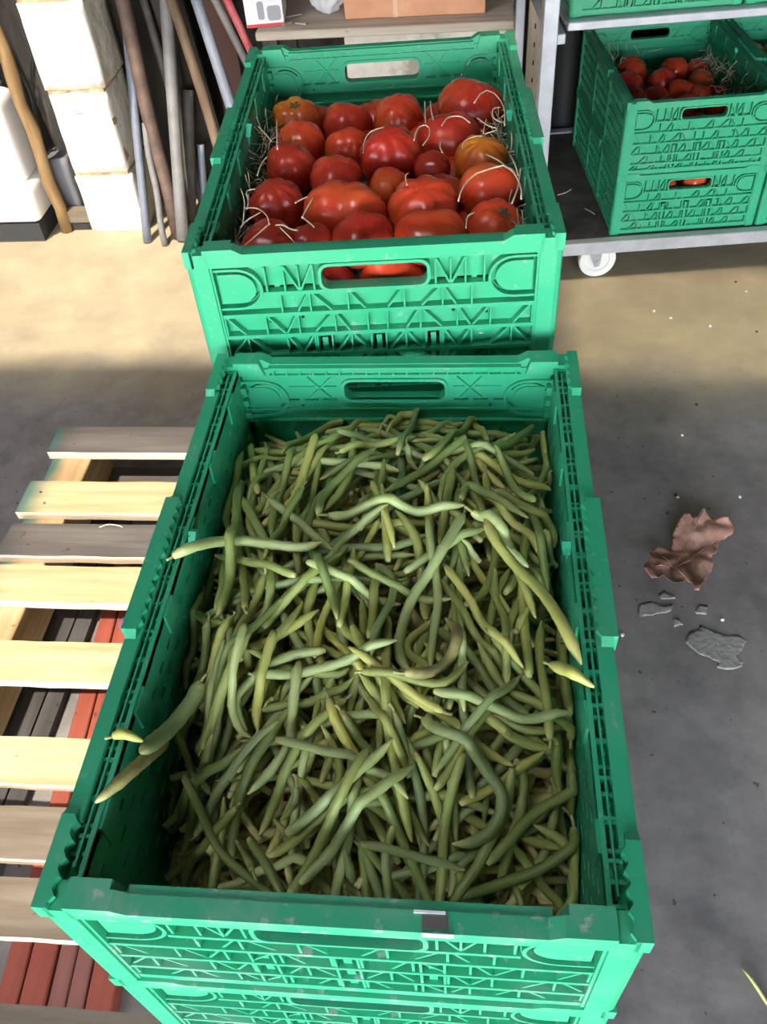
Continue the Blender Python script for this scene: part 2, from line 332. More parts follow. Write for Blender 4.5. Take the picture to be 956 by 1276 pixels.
# ------------------------------------------------------------------ folding crates
def end_panel_mesh(H, mat_):
    bm = bmesh.new(); Ht = H; U = 0.179
    tall = H > 0.185
    lv = [0.019, 0.052, 0.079, 0.107, 0.135, 0.160, 0.186]
    lv = [d for d in lv if d < H - 0.018] + [H - 0.008]
    sl = lv[2] + 0.004 if not tall else lv[3] + 0.002
    slots = [(-0.062, 0.0065), (0.0, 0.0065), (0.062, 0.0065)]
    holes = [rrect(-0.057, 0.057, Ht - 0.049, Ht - 0.022, 0.009)]
    for s, h in slots: holes.append(rect(s - h, s + h, 0.012, Ht - sl))
    for sg in (-1, 1):                                     # slits round the latch
        for a0, a1 in ((25, 150), (205, 300)):
            c = (0.150 * sg, Ht - 0.046); o = []; i_ = []
            for k in range(7):
                a = R_(a0 + (a1 - a0) * k / 6); a = a if sg > 0 else math.pi - a
                o.append((c[0] + 0.0235 * math.cos(a), c[1] + 0.0215 * math.sin(a))); i_.append((c[0] + 0.0212 * math.cos(a), c[1] + 0.0192 * math.sin(a)))
            holes.append(o + i_[::-1])
        for u, d in ((0.108, 0.058), (0.085, 0.090), (0.122, 0.094), (0.138, 0.083), (0.098, 0.122)):
            if d < H - 0.03: holes.append([(sg * u + 0.0021 * math.cos(R_(60 * k)), Ht - d + 0.0021 * math.sin(R_(60 * k))) for k in range(6)])
        for u in (0.075, 0.097, 0.119):                    # row of short slits under the handle line
            holes.append(rect(sg * u - 0.008, sg * u + 0.008, Ht - 0.0505 - 0.0, Ht - 0.0475))
    for u in (-0.149, -0.095, -0.031, 0.031, 0.095, 0.149):
        if H > 0.1: holes.append(rect(u - 0.010, u + 0.010, 0.006, 0.0095))
    plate(bm, rect(-U, U, 0.002, Ht - 0.006), holes, 0.0, 0.003)
    # tongues in the slots
    for s, h in slots: bar(bm, (s, 0.010), (s, Ht - sl - 0.005), 0.0062, 0.004, 0.010)
    for s, h in slots:
        for q in (-1, 1): bar(bm, (s + q * 0.0085, 0.008), (s + q * 0.0085, Ht - sl + 0.004), 0.002, 0.003, 0.013)
    # top band (raised at both ends with a sloping step)
    prof = [(-U, Ht - 0.016), (U, Ht - 0.016), (U, Ht + 0.005), (0.147, Ht + 0.005), (0.137, Ht - 0.001), (-0.137, Ht - 0.001), (-0.147, Ht + 0.005), (-U, Ht + 0.005)]
    plate(bm, prof, [], 0.0030, 0.0165)
    # rim lattice seen from inside
    bar(bm, (-0.140, Ht - 0.0035), (0.140, Ht - 0.0035), 0.003, -0.0035, 0.003); bar(bm, (-0.140, Ht - 0.0125), (0.140, Ht - 0.0125), 0.002, -0.0035, 0.003)
    for k in range(19): bar(bm, (-0.135 + 0.015 * k, Ht - 0.014), (-0.135 + 0.015 * k, Ht - 0.003), 0.0018, -0.0033, 0.003)
    for sg in (-1, 1): plate(bm, [(sg * 0.145, Ht - 0.012), (sg * U, Ht - 0.012), (sg * U, Ht + 0.005), (sg * 0.150, Ht + 0.005)], [], -0.004, 0.003)
    bar(bm, (-U, Ht - 0.062), (U, Ht - 0.062), 0.0025, -0.0025, 0.0); bar(bm, (-U, Ht - 0.078), (U, Ht - 0.078), 0.0025, -0.004, 0.0)
    for k in range(22): bar(bm, (-0.168 + 0.016 * k, Ht - 0.084), (-0.168 + 0.016 * k, Ht - 0.078), 0.003, -0.004, 0.0)
    for sg in (-1, 1):
        bar(bm, (sg * 0.068, Ht - 0.014), (sg * 0.098, Ht - 0.046), 0.0022, -0.0028, 0.0); bar(bm, (sg * 0.100, Ht - 0.014), (sg * 0.074, Ht - 0.046), 0.0022, -0.0028, 0.0)
        bar(bm, (sg * 0.066, Ht - 0.030), (sg * 0.12, Ht - 0.030), 0.0018, -0.0022, 0.0)
    # handle collar
    plate(bm, rrect(-0.0605, 0.0605, Ht - 0.0525, Ht - 0.0185, 0.012), [rrect(-0.057, 0.057, Ht - 0.049, Ht - 0.022, 0.009)], -0.003, 0.014)
    # latch collars, disc and tongue
    for sg in (-1, 1):
        def D(r, x1):
            o = [(0.150 * sg + sg * -r * math.cos(R_(a)), Ht - 0.046 + r * 0.92 * math.sin(R_(a))) for a in range(-90, 91, 15)]
            return o + [(sg * x1, Ht - 0.046 + r * 0.92), (sg * x1, Ht - 0.046 - r * 0.92)]
        plate(bm, D(0.0275, 0.176), [D(0.0245, 0.1735)], -0.0035, 0.012)
        plate(bm, D(0.0195, 0.170), [], 0.003, 0.010); plate(bm, D(0.0165, 0.168), [], -0.0015, 0.0)
        for k in range(4): box(bm, sg * 0.170, sg * 0.178, -0.004, 0.001, Ht - 0.064 + k * 0.011, Ht - 0.059 + k * 0.011)
    # outer ribs
    lat = lambda u, v_: abs(abs(u) - 0.155) < 0.030 and abs(v_ - (Ht - 0.046)) < 0.028
    for j, d in enumerate(lv[1:]):
        lim = U
        segs = [(-U, U)] if d > 0.075 else [(-0.118, -0.062), (0.062, 0.118)]
        if d <= 0.075 and j == 0: segs = [(-0.122, 0.122)]
        for a, b in segs: bar(bm, (a, Ht - d), (b, Ht - d), 0.0046 if j < len(lv) - 2 else 0.010, 0.003, 0.0135)
    cuts = [0.066, 0.082, 0.098, 0.118, 0.138, 0.158, 0.174]; low = [0.011, 0.031, 0.048, 0.073, 0.089, 0.105, 0.126, 0.150, 0.172]
    for j in range(len(lv) - 1):
        t, b_ = Ht - lv[j], Ht - lv[j + 1]; cs = cuts if j == 0 else low
        for k, u in enumerate(cs):
            for sg in (-1, 1):
                if j < 2 and lat(u, (t + b_) / 2) or (j == 0 and u > 0.12): continue
                if k % 2 == (j % 2) or j == 0: bar(bm, (sg * u, b_), (sg * u, t), 0.002, 0.003, 0.0125)
                if k + 1 < len(cs):
                    u2 = cs[k + 1]
                    if j < 2 and lat(u2, (t + b_) / 2) or (j == 0 and u2 > 0.12): continue
                    if (k + j) % 3 != 2:
                        if (k + j) % 2: bar(bm, (sg * u, b_), (sg * u2, t), 0.002, 0.003, 0.0118)
                        else: bar(bm, (sg * u, t), (sg * u2, b_), 0.002, 0.003, 0.0118)
    for sg in (-1, 1): bar(bm, (sg * (U - 0.003), 0.004), (sg * (U - 0.003), Ht - 0.016), 0.006, 0.0, 0.0145)
    return mesh_of(bm, 'end_panel', mat_)
def side_panel_mesh(H, mat_):
    bm = bmesh.new(); U = 0.2995; holes = []; d = 0.034; r_ = 0
    while d < H - 0.02:
        n = 22
        for k in range(n):
            u = -0.262 + 0.0245 * k + (0.012 if r_ % 2 else 0)
            if u < 0.268: holes.append(rect(u - 0.0062, u + 0.0062, H - d - 0.0022, H - d + 0.0022))
        d += 0.019; r_ += 1
    plate(bm, rect(-U + 0.016, U - 0.016, 0.002, H - 0.006), holes, 0.0, 0.0028)
    # outer grille
    for k in range(29):
        u = -0.28 + 0.02 * k; bar(bm, (u, 0.004), (u, H - 0.006), 0.0032, 0.0028, 0.0195)
    d = 0.026; j = 0
    while d < H - 0.004:
        bar(bm, (-U + 0.01, H - d), (U - 0.01, H - d), 0.006, 0.010, 0.0205)
        for k in range(14):
            u = -0.27 + 0.04 * k + (0.02 if j % 2 else 0)
            bar(bm, (u, H - d - 0.023), (u + 0.02, H - d), 0.0028, 0.0028, 0.017)
        d += 0.0285; j += 1
    for u in (-0.085, 0.085): box(bm, u - 0.007, u + 0.007, 0.012, 0.0225, 0.004, H - 0.005)
    box(bm, -U + 0.01, U - 0.01, 0.006, 0.0215, 0.002, 0.012)
    # top: flange, groove, ladder, inner rail
    plate(bm, [(-0.238, H - 0.014), (0.238, H - 0.014), (0.238, H), (-0.238, H)], [], 0.0115, 0.0245)
    box(bm, -0.285, 0.285, 0.0, 0.0036, H - 0.012, H - 0.0035)
    for k in range(20):
        u = -0.277 + 0.0291 * k; box(bm, u - 0.0014, u + 0.0014, 0.0036, 0.0115, H - 0.010, H - 0.0045)
    box(bm, -0.27, 0.27, 0.0068, 0.0082, H - 0.012, H - 0.0030)
    for k in range(6):
        u = -0.23 + 0.092 * k; box(bm, u - 0.012, u + 0.012, -0.0022, 0.0, H - 0.030, H - 0.006)
    # raised middle and end pieces of the flange, toothed on the inside
    for a, b in ((-0.078, 0.074), (-0.2995, -0.236), (0.236, 0.2995)):
        box(bm, a, b, 0.0150, 0.0285 if abs(a) < 0.1 else 0.0252, H - 0.015, H + 0.0045)
        n = int((b - a) / 0.0125)
        for k in range(n):
            u = a + 0.008 + 0.0125 * k
            vv = [bm.verts.new(p) for p in ((u - 0.005, 0.0152, H + 0.0045), (u + 0.005, 0.0152, H + 0.0045), (u, 0.0118, H + 0.0045), (u - 0.005, 0.0152, H - 0.004), (u + 0.005, 0.0152, H - 0.004), (u, 0.0118, H - 0.004))]
            for f in ((0, 1, 2), (5, 4, 3), (0, 2, 5, 3), (1, 4, 5, 2), (0, 3, 4, 1)): bm.faces.new([vv[i] for i in f])
        for e_, q in ((a, -1), (b, 1)):                        # sloping lead-ins
            if abs(e_) > 0.29: continue
            vv = [bm.verts.new(p) for p in ((e_, 0.015, H), (e_ + q * 0.007, 0.015, H), (e_, 0.015, H + 0.0045), (e_, 0.0245, H), (e_ + q * 0.007, 0.0245, H), (e_, 0.0245, H + 0.0045))]
            for f in ((0, 1, 2), (5, 4, 3), (0, 2, 5, 3), (1, 4, 5, 2), (0, 3, 4, 1)): bm.faces.new([vv[i] for i in f])
    # corner posts, each with an inner cheek
    for sg in (-1, 1):
        a, b = sorted((sg * (U - 0.020), sg * U))
        plate(bm, rect(a, b, 0.0, H), [], 0.0005, 0.0145)
        vs_ = []
        o = [(a, 0.0145), (b, 0.0145), (b, 0.018), (b - 0.0022 * 1 if sg > 0 else b, 0.0228), (b - 0.006 if sg > 0 else b, 0.0248), (a + 0.006 if sg < 0 else a, 0.0248), (a + 0.0022 if sg < 0 else a, 0.0228), (a, 0.018)]
        A = [bm.verts.new((x, y, 0.0)) for x, y in o]; B = [bm.verts.new((x, y, H + 0.004)) for x, y in o]
        bm.faces.new(A); bm.faces.new(B[::-1])
        for i in range(8):
            try: bm.faces.new((A[i], A[(i + 1) % 8], B[(i + 1) % 8], B[i]))
            except ValueError: pass
        for k in range(3): box(bm, sg * (U - 0.026), sg * (U - 0.019), -0.006 + 0.0, 0.004, H - 0.070 + k * 0.018, H - 0.062 + k * 0.018)
    return mesh_of(bm, 'side_panel', mat_)
def clip_mesh(mat_):
    bm = bmesh.new(); pts = [(0.0, 0.0), (0.019, 0.0), (0.019, 0.009), (0.013, 0.012), (0.002, 0.004)]
    A = [bm.verts.new((x, -0.006 - (0.002 if z > 0.006 else 0), z)) for x, z in pts]; B = [bm.verts.new((x, 0.003, z)) for x, z in pts]
    bm.faces.new(A); bm.faces.new(B[::-1])
    for i in range(5): bm.faces.new((A[i], A[(i + 1) % 5], B[(i + 1) % 5], B[i]))
    return mesh_of(bm, 'clip', mat_)
CLIPG = plastic('clip_green', (0.03, 0.42, 0.24), 0.1)
def base_mesh(mat_):
    bm = bmesh.new(); holes = []
    for i in range(10):
        for j in range(16):
            x = -0.1575 + i * 0.035; y = -0.2625 + j * 0.035; holes.append(rect(x - 0.0115, x + 0.0115, y - 0.0115, y + 0.0115))
    plate(bm, rect(-0.176, 0.176, -0.283, 0.283), holes, 0.002, 0.0045)
    for v_ in bm.verts: v_.co = Vector((v_.co.x, v_.co.z, v_.co.y))
    for s in (-1, 1): box(bm, s * 0.170, s * 0.188, -0.294, 0.294, -0.0, 0.004); box(bm, -0.17, 0.17, s * 0.278, s * 0.294, 0.0, 0.004)
    return mesh_of(bm, 'base', mat_)
BASE = base_mesh(GREEN); CLIP = clip_mesh(CLIPG)
PAN = {}
def crate(H, loc, rz, label, group=None, mend=GREEN):
    if H not in PAN: PAN[H] = (end_panel_mesh(H, GREEN), side_panel_mesh(H, GREEN))
    e, s = PAN[H]
    if mend is not GREEN: e2 = e.copy(); e2.materials[0] = mend
    else: e2 = e
    t = thing('folding_crate', label, 'crate', loc, rz, group)
    link('end_panel', e, t, (0, 0.283, 0)); link('end_panel', e2, t, (0, -0.283, 0), (0, 0, math.pi))
    for sg in (1, -1):
        p = link('side_panel', s, t, (-0.175 * sg, 0, 0), (0, 0, math.pi / 2 * sg))
        link('clip', CLIP, p, (0.035 * sg - 0.01, 0, H - 0.016))
    link('base', BASE, t)
    return t
HS, HT = 0.170, 0.199; ZP = 0.144
bean_crate = crate(HS, (0, 0.300, ZP + 3 * HS), 0, 'green folding crate heaped with green beans, top of the nearest stack', mend=GREEN_SCUFF)
for k, lb in enumerate(('green crate resting on the wooden pallet at the bottom of the bean crate stack', 'green crate second from the bottom of the bean crate stack', 'green crate directly under the crate full of beans')):
    crate(HS, (0, 0.300, ZP + k * HS), 0, lb, mend=GREEN_SCUFF)
TR = 0.0612; TO = Vector((-0.0185, 0.628, 0))
def tl(x, y, z): # tomato crate local (from its near edge middle) to world
    return TO + Vector((x * math.cos(TR) - y * math.sin(TR), x * math.sin(TR) + y * math.cos(TR), z))
tcz = ZP + 3 * 0.1993
crate(HT, tl(0, 0.300, tcz), TR, 'green folding crate of large tomatoes behind the bean crate')
for k, lb in enumerate(('green crate on the pallet at the bottom of the tomato crate stack', 'green crate second from the bottom of the tomato crate stack', 'green crate directly under the large tomato crate')):
    crate(HT, tl(0, 0.300, ZP + k * 0.1993), TR, lb)
# torn label on the near rim
lb = thing('torn_label', 'torn silver and dark label stuck on the near rim of the bean crate', 'label', (0, 0, 0))
P0 = atz(541, 1160, ZP + 4 * HS); zt = ZP + 4 * HS - 0.001
link('sticker_base', mesh_of(bx(P0.x - 0.008, P0.x + 0.009, 0.0030, 0.0110, zt, zt + 0.0006), 'sb', LABELD), lb)
link('torn_edge', mesh_of(bx(P0.x - 0.0135, P0.x + 0.007, 0.0120, 0.0138, zt, zt + 0.0012), 'te', LABELW), lb)
link('front_flap', mesh_of(bx(P0.x - 0.008, P0.x + 0.0125, -0.0003, 0.0004, zt - 0.006, zt + 0.001), 'ff', LABELW), lb)

# ------------------------------------------------------------------ pallet
pal = thing('wooden_pallet', 'wooden pallet of pale and grey boards with teal paint at one end under the crates', 'pallet')
boards = [(-0.858, 1.162, 1.248, 'old', 'grey board with teal paint on its left end'), (-0.862, 0.978, 1.070, 'pale2', 'pale board with teal paint smears'), (-0.856, 0.862, 0.948, 'old', 'grey weathered board with a nail'),
          (-0.858, 0.748, 0.836, 'pine', None), (-0.856, 0.577, 0.660, 'pine', None), (-0.850, 0.388, 0.470, 'pine', None), (-0.852, 0.270, 0.352, 'tan', 'tan weathered board'), (-0.850, 0.163, 0.245, 'old2', 'grey brown board'), (-0.850, -0.010, 0.080, 'old2', None)]
MB = {'old': OLDPINE, 'pine': PINE, 'tan': TANPINE, 'old2': TANPINE}
T1 = teal_paint(OLDPINE, 'grey_pine_teal', -0.868, 0.03); T2 = teal_paint(PINE, 'pine_teal', -0.862, 0.05)
for i, (x0, y0, y1, k, lbl) in enumerate(boards):
    bm = bmesh.new(); nx = 26; sk = rng.uniform(-0.003, 0.003)
    pr_ = [(0, 0), (1, 0), (1, 1), (0, 1)]; rings = []
    for a in range(nx + 1):
        x = x0 + (0.205 - x0) * a / nx; jy = [0.0016 * noise.noise(Vector((x * 14, i * 3.1 + q * 7, 0))) + 0.0011 * noise.noise(Vector((x * 60, i * 3.1 + q * 7, 0))) for q in range(2)]
        rings.append([bm.verts.new((x, y0 + jy[0] + sk * (x + 0.3), 0.123)), bm.verts.new((x, y1 + jy[1] + sk * (x + 0.3), 0.123)), bm.verts.new((x, y1 + jy[1] + sk * (x + 0.3), 0.1438)), bm.verts.new((x, y0 + jy[0] + sk * (x + 0.3), 0.1438))])
    for a in range(nx):
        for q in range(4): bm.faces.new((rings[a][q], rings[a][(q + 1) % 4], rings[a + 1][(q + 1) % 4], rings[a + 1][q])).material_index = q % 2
    bm.faces.new(rings[0]); bm.faces.new(rings[-1][::-1])
    m_ = T1 if i == 0 else T2 if i == 1 else MB[k]
    o = link('deck_board', mesh_of(bm, 'deck_board', [m_, LITEDGE]), pal)
    if lbl: o['label'] = lbl
    if i in (0, 1, 2, 5):                                       # nail heads
        for xx, yy in ((x0 + 0.035, y0 + 0.06), (x0 + 0.055, y0 + 0.028)):
            b2 = bmesh.new(); bmesh.ops.create_cone(b2, cap_ends=True, segments=8, radius1=0.0032, radius2=0.0028, depth=0.0012, matrix=Matrix.Translation((xx, yy, 0.1443))); link('nail', mesh_of(b2, 'nail', RUST), o)
NB = teal_paint(BLOCKW, 'stringer_teal', -0.845, 0.03)
for x0, x1 in ((-0.852, -0.762), (-0.30, -0.21), (0.11, 0.20)):
    bm = bmesh.new(); box(bm, x0, x1, -0.02, 1.245, 0.022, 0.122)
    link('stringer', mesh_of(bm, 'stringer', NB, bev=0.002), pal)
for y0 in (-0.11, 1.15): link('bottom_strip', mesh_of(bx(-0.85, 0.20, y0, y0 + 0.09, 0.0, 0.021), 'bottom_strip', OLDPINE), pal)
bm = bmesh.new(); pts = [atz(147, 655, 0.146), atz(160, 652, 0.148), atz(172, 658, 0.146)]
pts = [atz(124, 657, 0.1445), atz(135, 653.5, 0.150), atz(148, 655, 0.149), atz(153, 657, 0.1445)]
tube(bm, resample(pts, 9), 0.0012, 6); tag(link('wood_wool_strand', mesh_of(bm, 'nailwire', STRAW)), 'single pale curled strand lying on the third grey pallet board', 'straw')
UNDERSHADE = wood('dark_under_shade', (0.070, 0.063, 0.060), (0.045, 0.040, 0.038), (0.10, 0.092, 0.088), axis=1)
for x0, x1 in ((-0.756, -0.715), (-0.711, -0.678)): link('bottom_strip', mesh_of(bx(x0, x1, 0.0, 1.14, 0.0, 0.018), 'bottom_strip', UNDERSHADE), pal)  # dark strips added to stand for the shaded floor under the deck
# red battens running under the deck
def batten(x, wd, y0, y1, zt, m, label, grp=None):
    t_ = tag(link('red_batten', mesh_of(bx(0, wd, y0, y1, 0.0, zt - 0.0), 'batten', m, bev=0.002), None, (x, 0, 0.0005), (0, 0, 0.079)), label, 'batten')
    return t_
bb = [(-0.593, 0.033, 0.0, 1.02, 0.030, REDW, 'leftmost red painted batten under the pallet, running far back into the sun'), (-0.556, 0.038, 0.0, 0.90, 0.032, REDW, 'wide red batten second from the left under the pallet'),
      (-0.514, 0.027, 0.0, 0.34, 0.028, ROSEW, 'faded rose batten in the middle of the red battens'), (-0.484, 0.026, 0.0, 0.32, 0.031, ROSEW, 'narrow faded batten right of the middle of the red battens'), (-0.454, 0.040, 0.0, 0.34, 0.034, REDW, 'rightmost red batten, partly behind the crate corner')]
for b in bb: batten(*b)
# small bulb lying under the pallet
bm = bmesh.new(); bmesh.ops.create_uvsphere(bm, u_segments=16, v_segments=10, radius=0.022)
for v_ in bm.verts: v_.co.z *= 0.9; v_.co.z += 0.02 * max(0, v_.co.z / 0.022 - 0.8)
ONI = mat('purple_skin', (0.22, 0.09, 0.16), 0.35); P = atz(152, 780, 0.022) + Vector((0.012, 0, 0))
tag(link('red_onion', mesh_of(bm, 'onion', ONI, True), None, (P.x, P.y, 0.020)), 'small round purple bulb on the floor under the pallet gap', 'onion')

# ------------------------------------------------------------------ green beans
ZR = ZP + 4 * HS                                            # rim height
def pile(x, y):
    e = min(x + 0.172, 0.172 - x); z = -0.030 + 0.012 * math.exp(-((x - 0.01) ** 2) / 0.012 - ((y - 0.36) ** 2) / 0.04)
    z -= (0.022 + 0.035 * max(0, min(1, (0.30 - y) / 0.2)) * (x < 0)) * max(0, 1 - e / 0.055) ** 1.5
    z -= 0.092 * max(0, min(1, (0.21 - y) / 0.19)) ** 1.2; z -= 0.030 * max(0, (y - 0.50) / 0.08)
    return ZR + z
GX, GY, CS = 176, 286, 0.002
xs0, ys0 = -0.176, 0.014
HF = np.empty((GX, GY))
for i in range(GX):
    for j in range(GY): HF[i, j] = pile(xs0 + i * CS, ys0 + j * CS) - 0.033
def hget(x, y, r=2):
    i = int((x - xs0) / CS); j = int((y - ys0) / CS)
    if i < 0 or i >= GX or j < 0 or j >= GY: return -1
    return float(HF[max(0, i - r):i + r + 1, max(0, j - r):j + r + 1].max())
def stamp(P, rad):
    for p, r in zip(P, rad):
        i = int((p.x - xs0) / CS); j = int((p.y - ys0) / CS); k = int(r / CS) + 1
        for a in range(max(0, i - k), min(GX, i + k + 1)):
            for b in range(max(0, j - k), min(GY, j + k + 1)):
                d2 = (xs0 + a * CS - p.x) ** 2 + (ys0 + b * CS - p.y) ** 2
                if d2 < r * r: HF[a, b] = max(HF[a, b], p.z + 0.8 * math.sqrt(r * r - d2))
def settle(P, rad, free=False, hi=None):
    """lay a limp bean on what is already there: bridge the highest points"""
    z = []
    for p, r in zip(P, rad):
        h = hget(p.x, p.y, max(1, int(r / CS)))
        if h < 0 or abs(p.x) > 0.1735: h = ZR + 0.001 if abs(p.x) > 0.168 else ZR - 0.03
        if hi is not None: h = min(h, hi)
        z.append(h + r * 0.75)
    n = len(z); zz = list(z)
    for _ in range(10):
        s = [(zz[max(0, i - 1)] + zz[i] * 2 + zz[min(n - 1, i + 1)]) / 4 for i in range(n)]
        zz = [max(a, b - 0.0018) for a, b in zip(s, z)]
    for i in range(n): P[i] = Vector((P[i].x, P[i].y, zz[i]))
    return P
def bean_mesh(P, r0, seed, m, sides=8, tail=True):
    rg = random.Random(seed); n = len(P); Lt = sum((P[i + 1] - P[i]).length for i in range(n - 1))
    rad = []
    for i in range(n):
        t = i / (n - 1); s = t * Lt; e = (1 - t) * Lt
        k = min(1, 0.55 + 0.45 * (s / 0.007)) * min(1, (e / 0.020) ** 0.55 * 0.9 + 0.10)
        rad.append(max(0.0008, r0 * k * (1 + 0.045 * math.sin(t * Lt * 430 + seed))))
    bm = bmesh.new(); tube(bm, P, rad, sides)
    bm.verts.ensure_lookup_table()
    me = bpy.data.meshes.new('bean'); bmesh.ops.recalc_face_normals(bm, faces=bm.faces); bm.to_mesh(me); bm.free()
    me.materials.append(m); a = me.attributes.new('along', 'FLOAT', 'POINT')
    a.data.foreach_set('value', [i / (n - 1) for i in range(n) for _ in range(sides)])
    me.polygons.foreach_set('use_smooth', [True] * len(me.polygons))
    return me, rad
def centre(me, P):
    c = P[len(P) // 2].copy(); me.transform(Matrix.Translation(-c)); return c
BG = 'green beans heaped in the near crate'; BL = 'long green bean lying loose in the heap in the near crate'
nb = 0
def add_bean(P, r0, m, label=None, stem=False, hi=None, asis=False):
    global nb
    nb += 1; n = len(P); P = P if asis else settle(P, [r0] * n, hi=hi); me, rad = bean_mesh(P, r0, nb, m); stamp(P, rad)
    c = centre(me, P); o = link('green_bean', me, None, c)
    if label: tag(o, label, 'bean')
    else: tag(o, BL, 'bean', BG)
    if stem:
        d = (P[0] - P[1]).normalized(); s0 = P[0] - c
        bm = bmesh.new(); k = Vector((rng.uniform(-.6, .6), rng.uniform(-.6, .6), rng.uniform(0, .5)))
        tube(bm, [s0 - d * 0.001, s0 + d * 0.004, s0 + d * 0.008 + k * 0.004], [0.0017, 0.0012, 0.0014], 6); link('stem', mesh_of(bm, 'stem', STEM), o)
    return o
# bulk below, nobody could count it
bm = bmesh.new()
for k in range(1350):
    x = rng.uniform(-0.163, 0.163); y = rng.uniform(0.03, 0.57); a = rng.uniform(0, math.pi); ln = rng.uniform(0.03, 0.055)
    top = pile(x, y) - 0.046; z = top - (rng.random() ** 1.6) * 0.080; z = max(z, ZP + 3 * HS + 0.012)
    dx, dy = math.cos(a) * ln, math.sin(a) * ln; c_ = rng.uniform(-0.012, 0.012)
    f = lambda X, Y, Z: Vector((max(-0.166, min(0.166, X)), max(0.024, min(0.574, Y)), Z))
    tz = rng.uniform(-0.006, 0.006)
    tube(bm, [f(x - dx, y - dy, z - tz), f(x - dy * c_ / ln * 0.5, y + dx * c_ / ln * 0.5, z), f(x + dx, y + dy, z + tz)], [0.003, 0.0048, 0.002], 5)
tag(link('green_bean_bulk', mesh_of(bm, 'bulk', BEAN[0])), 'deep mass of green beans filling the near crate below the top layer', 'beans', kind='stuff')
# loose filler beans of the upper layers
for k in range(120):
    for _ in range(30):
        x = rng.uniform(-0.165, 0.165); y = rng.uniform(0.03, 0.57)
        a = rng.gauss(math.pi / 2, 0.75) if rng.random() < 0.6 else rng.uniform(0, math.pi)
        ln = rng.uniform(0.060, 0.085); cv = rng.gauss(0, 0.010); c2 = rng.gauss(0, 0.004)
        pts = []
        for t in (-1, -0.5, 0, 0.5, 1):
            s = cv * (1 - t * t) + c2 * math.sin(t * 3)
            pts.append(Vector((x + math.cos(a) * ln * t - math.sin(a) * s, y + math.sin(a) * ln * t + math.cos(a) * s, 0)))
        if all(abs(p.x) < 0.169 and 0.022 < p.y < 0.576 for p in pts): break
    else: continue
    add_bean(resample(pts, 15), rng.uniform(0.0035, 0.0044), rng.choice(BEAN[:3]))
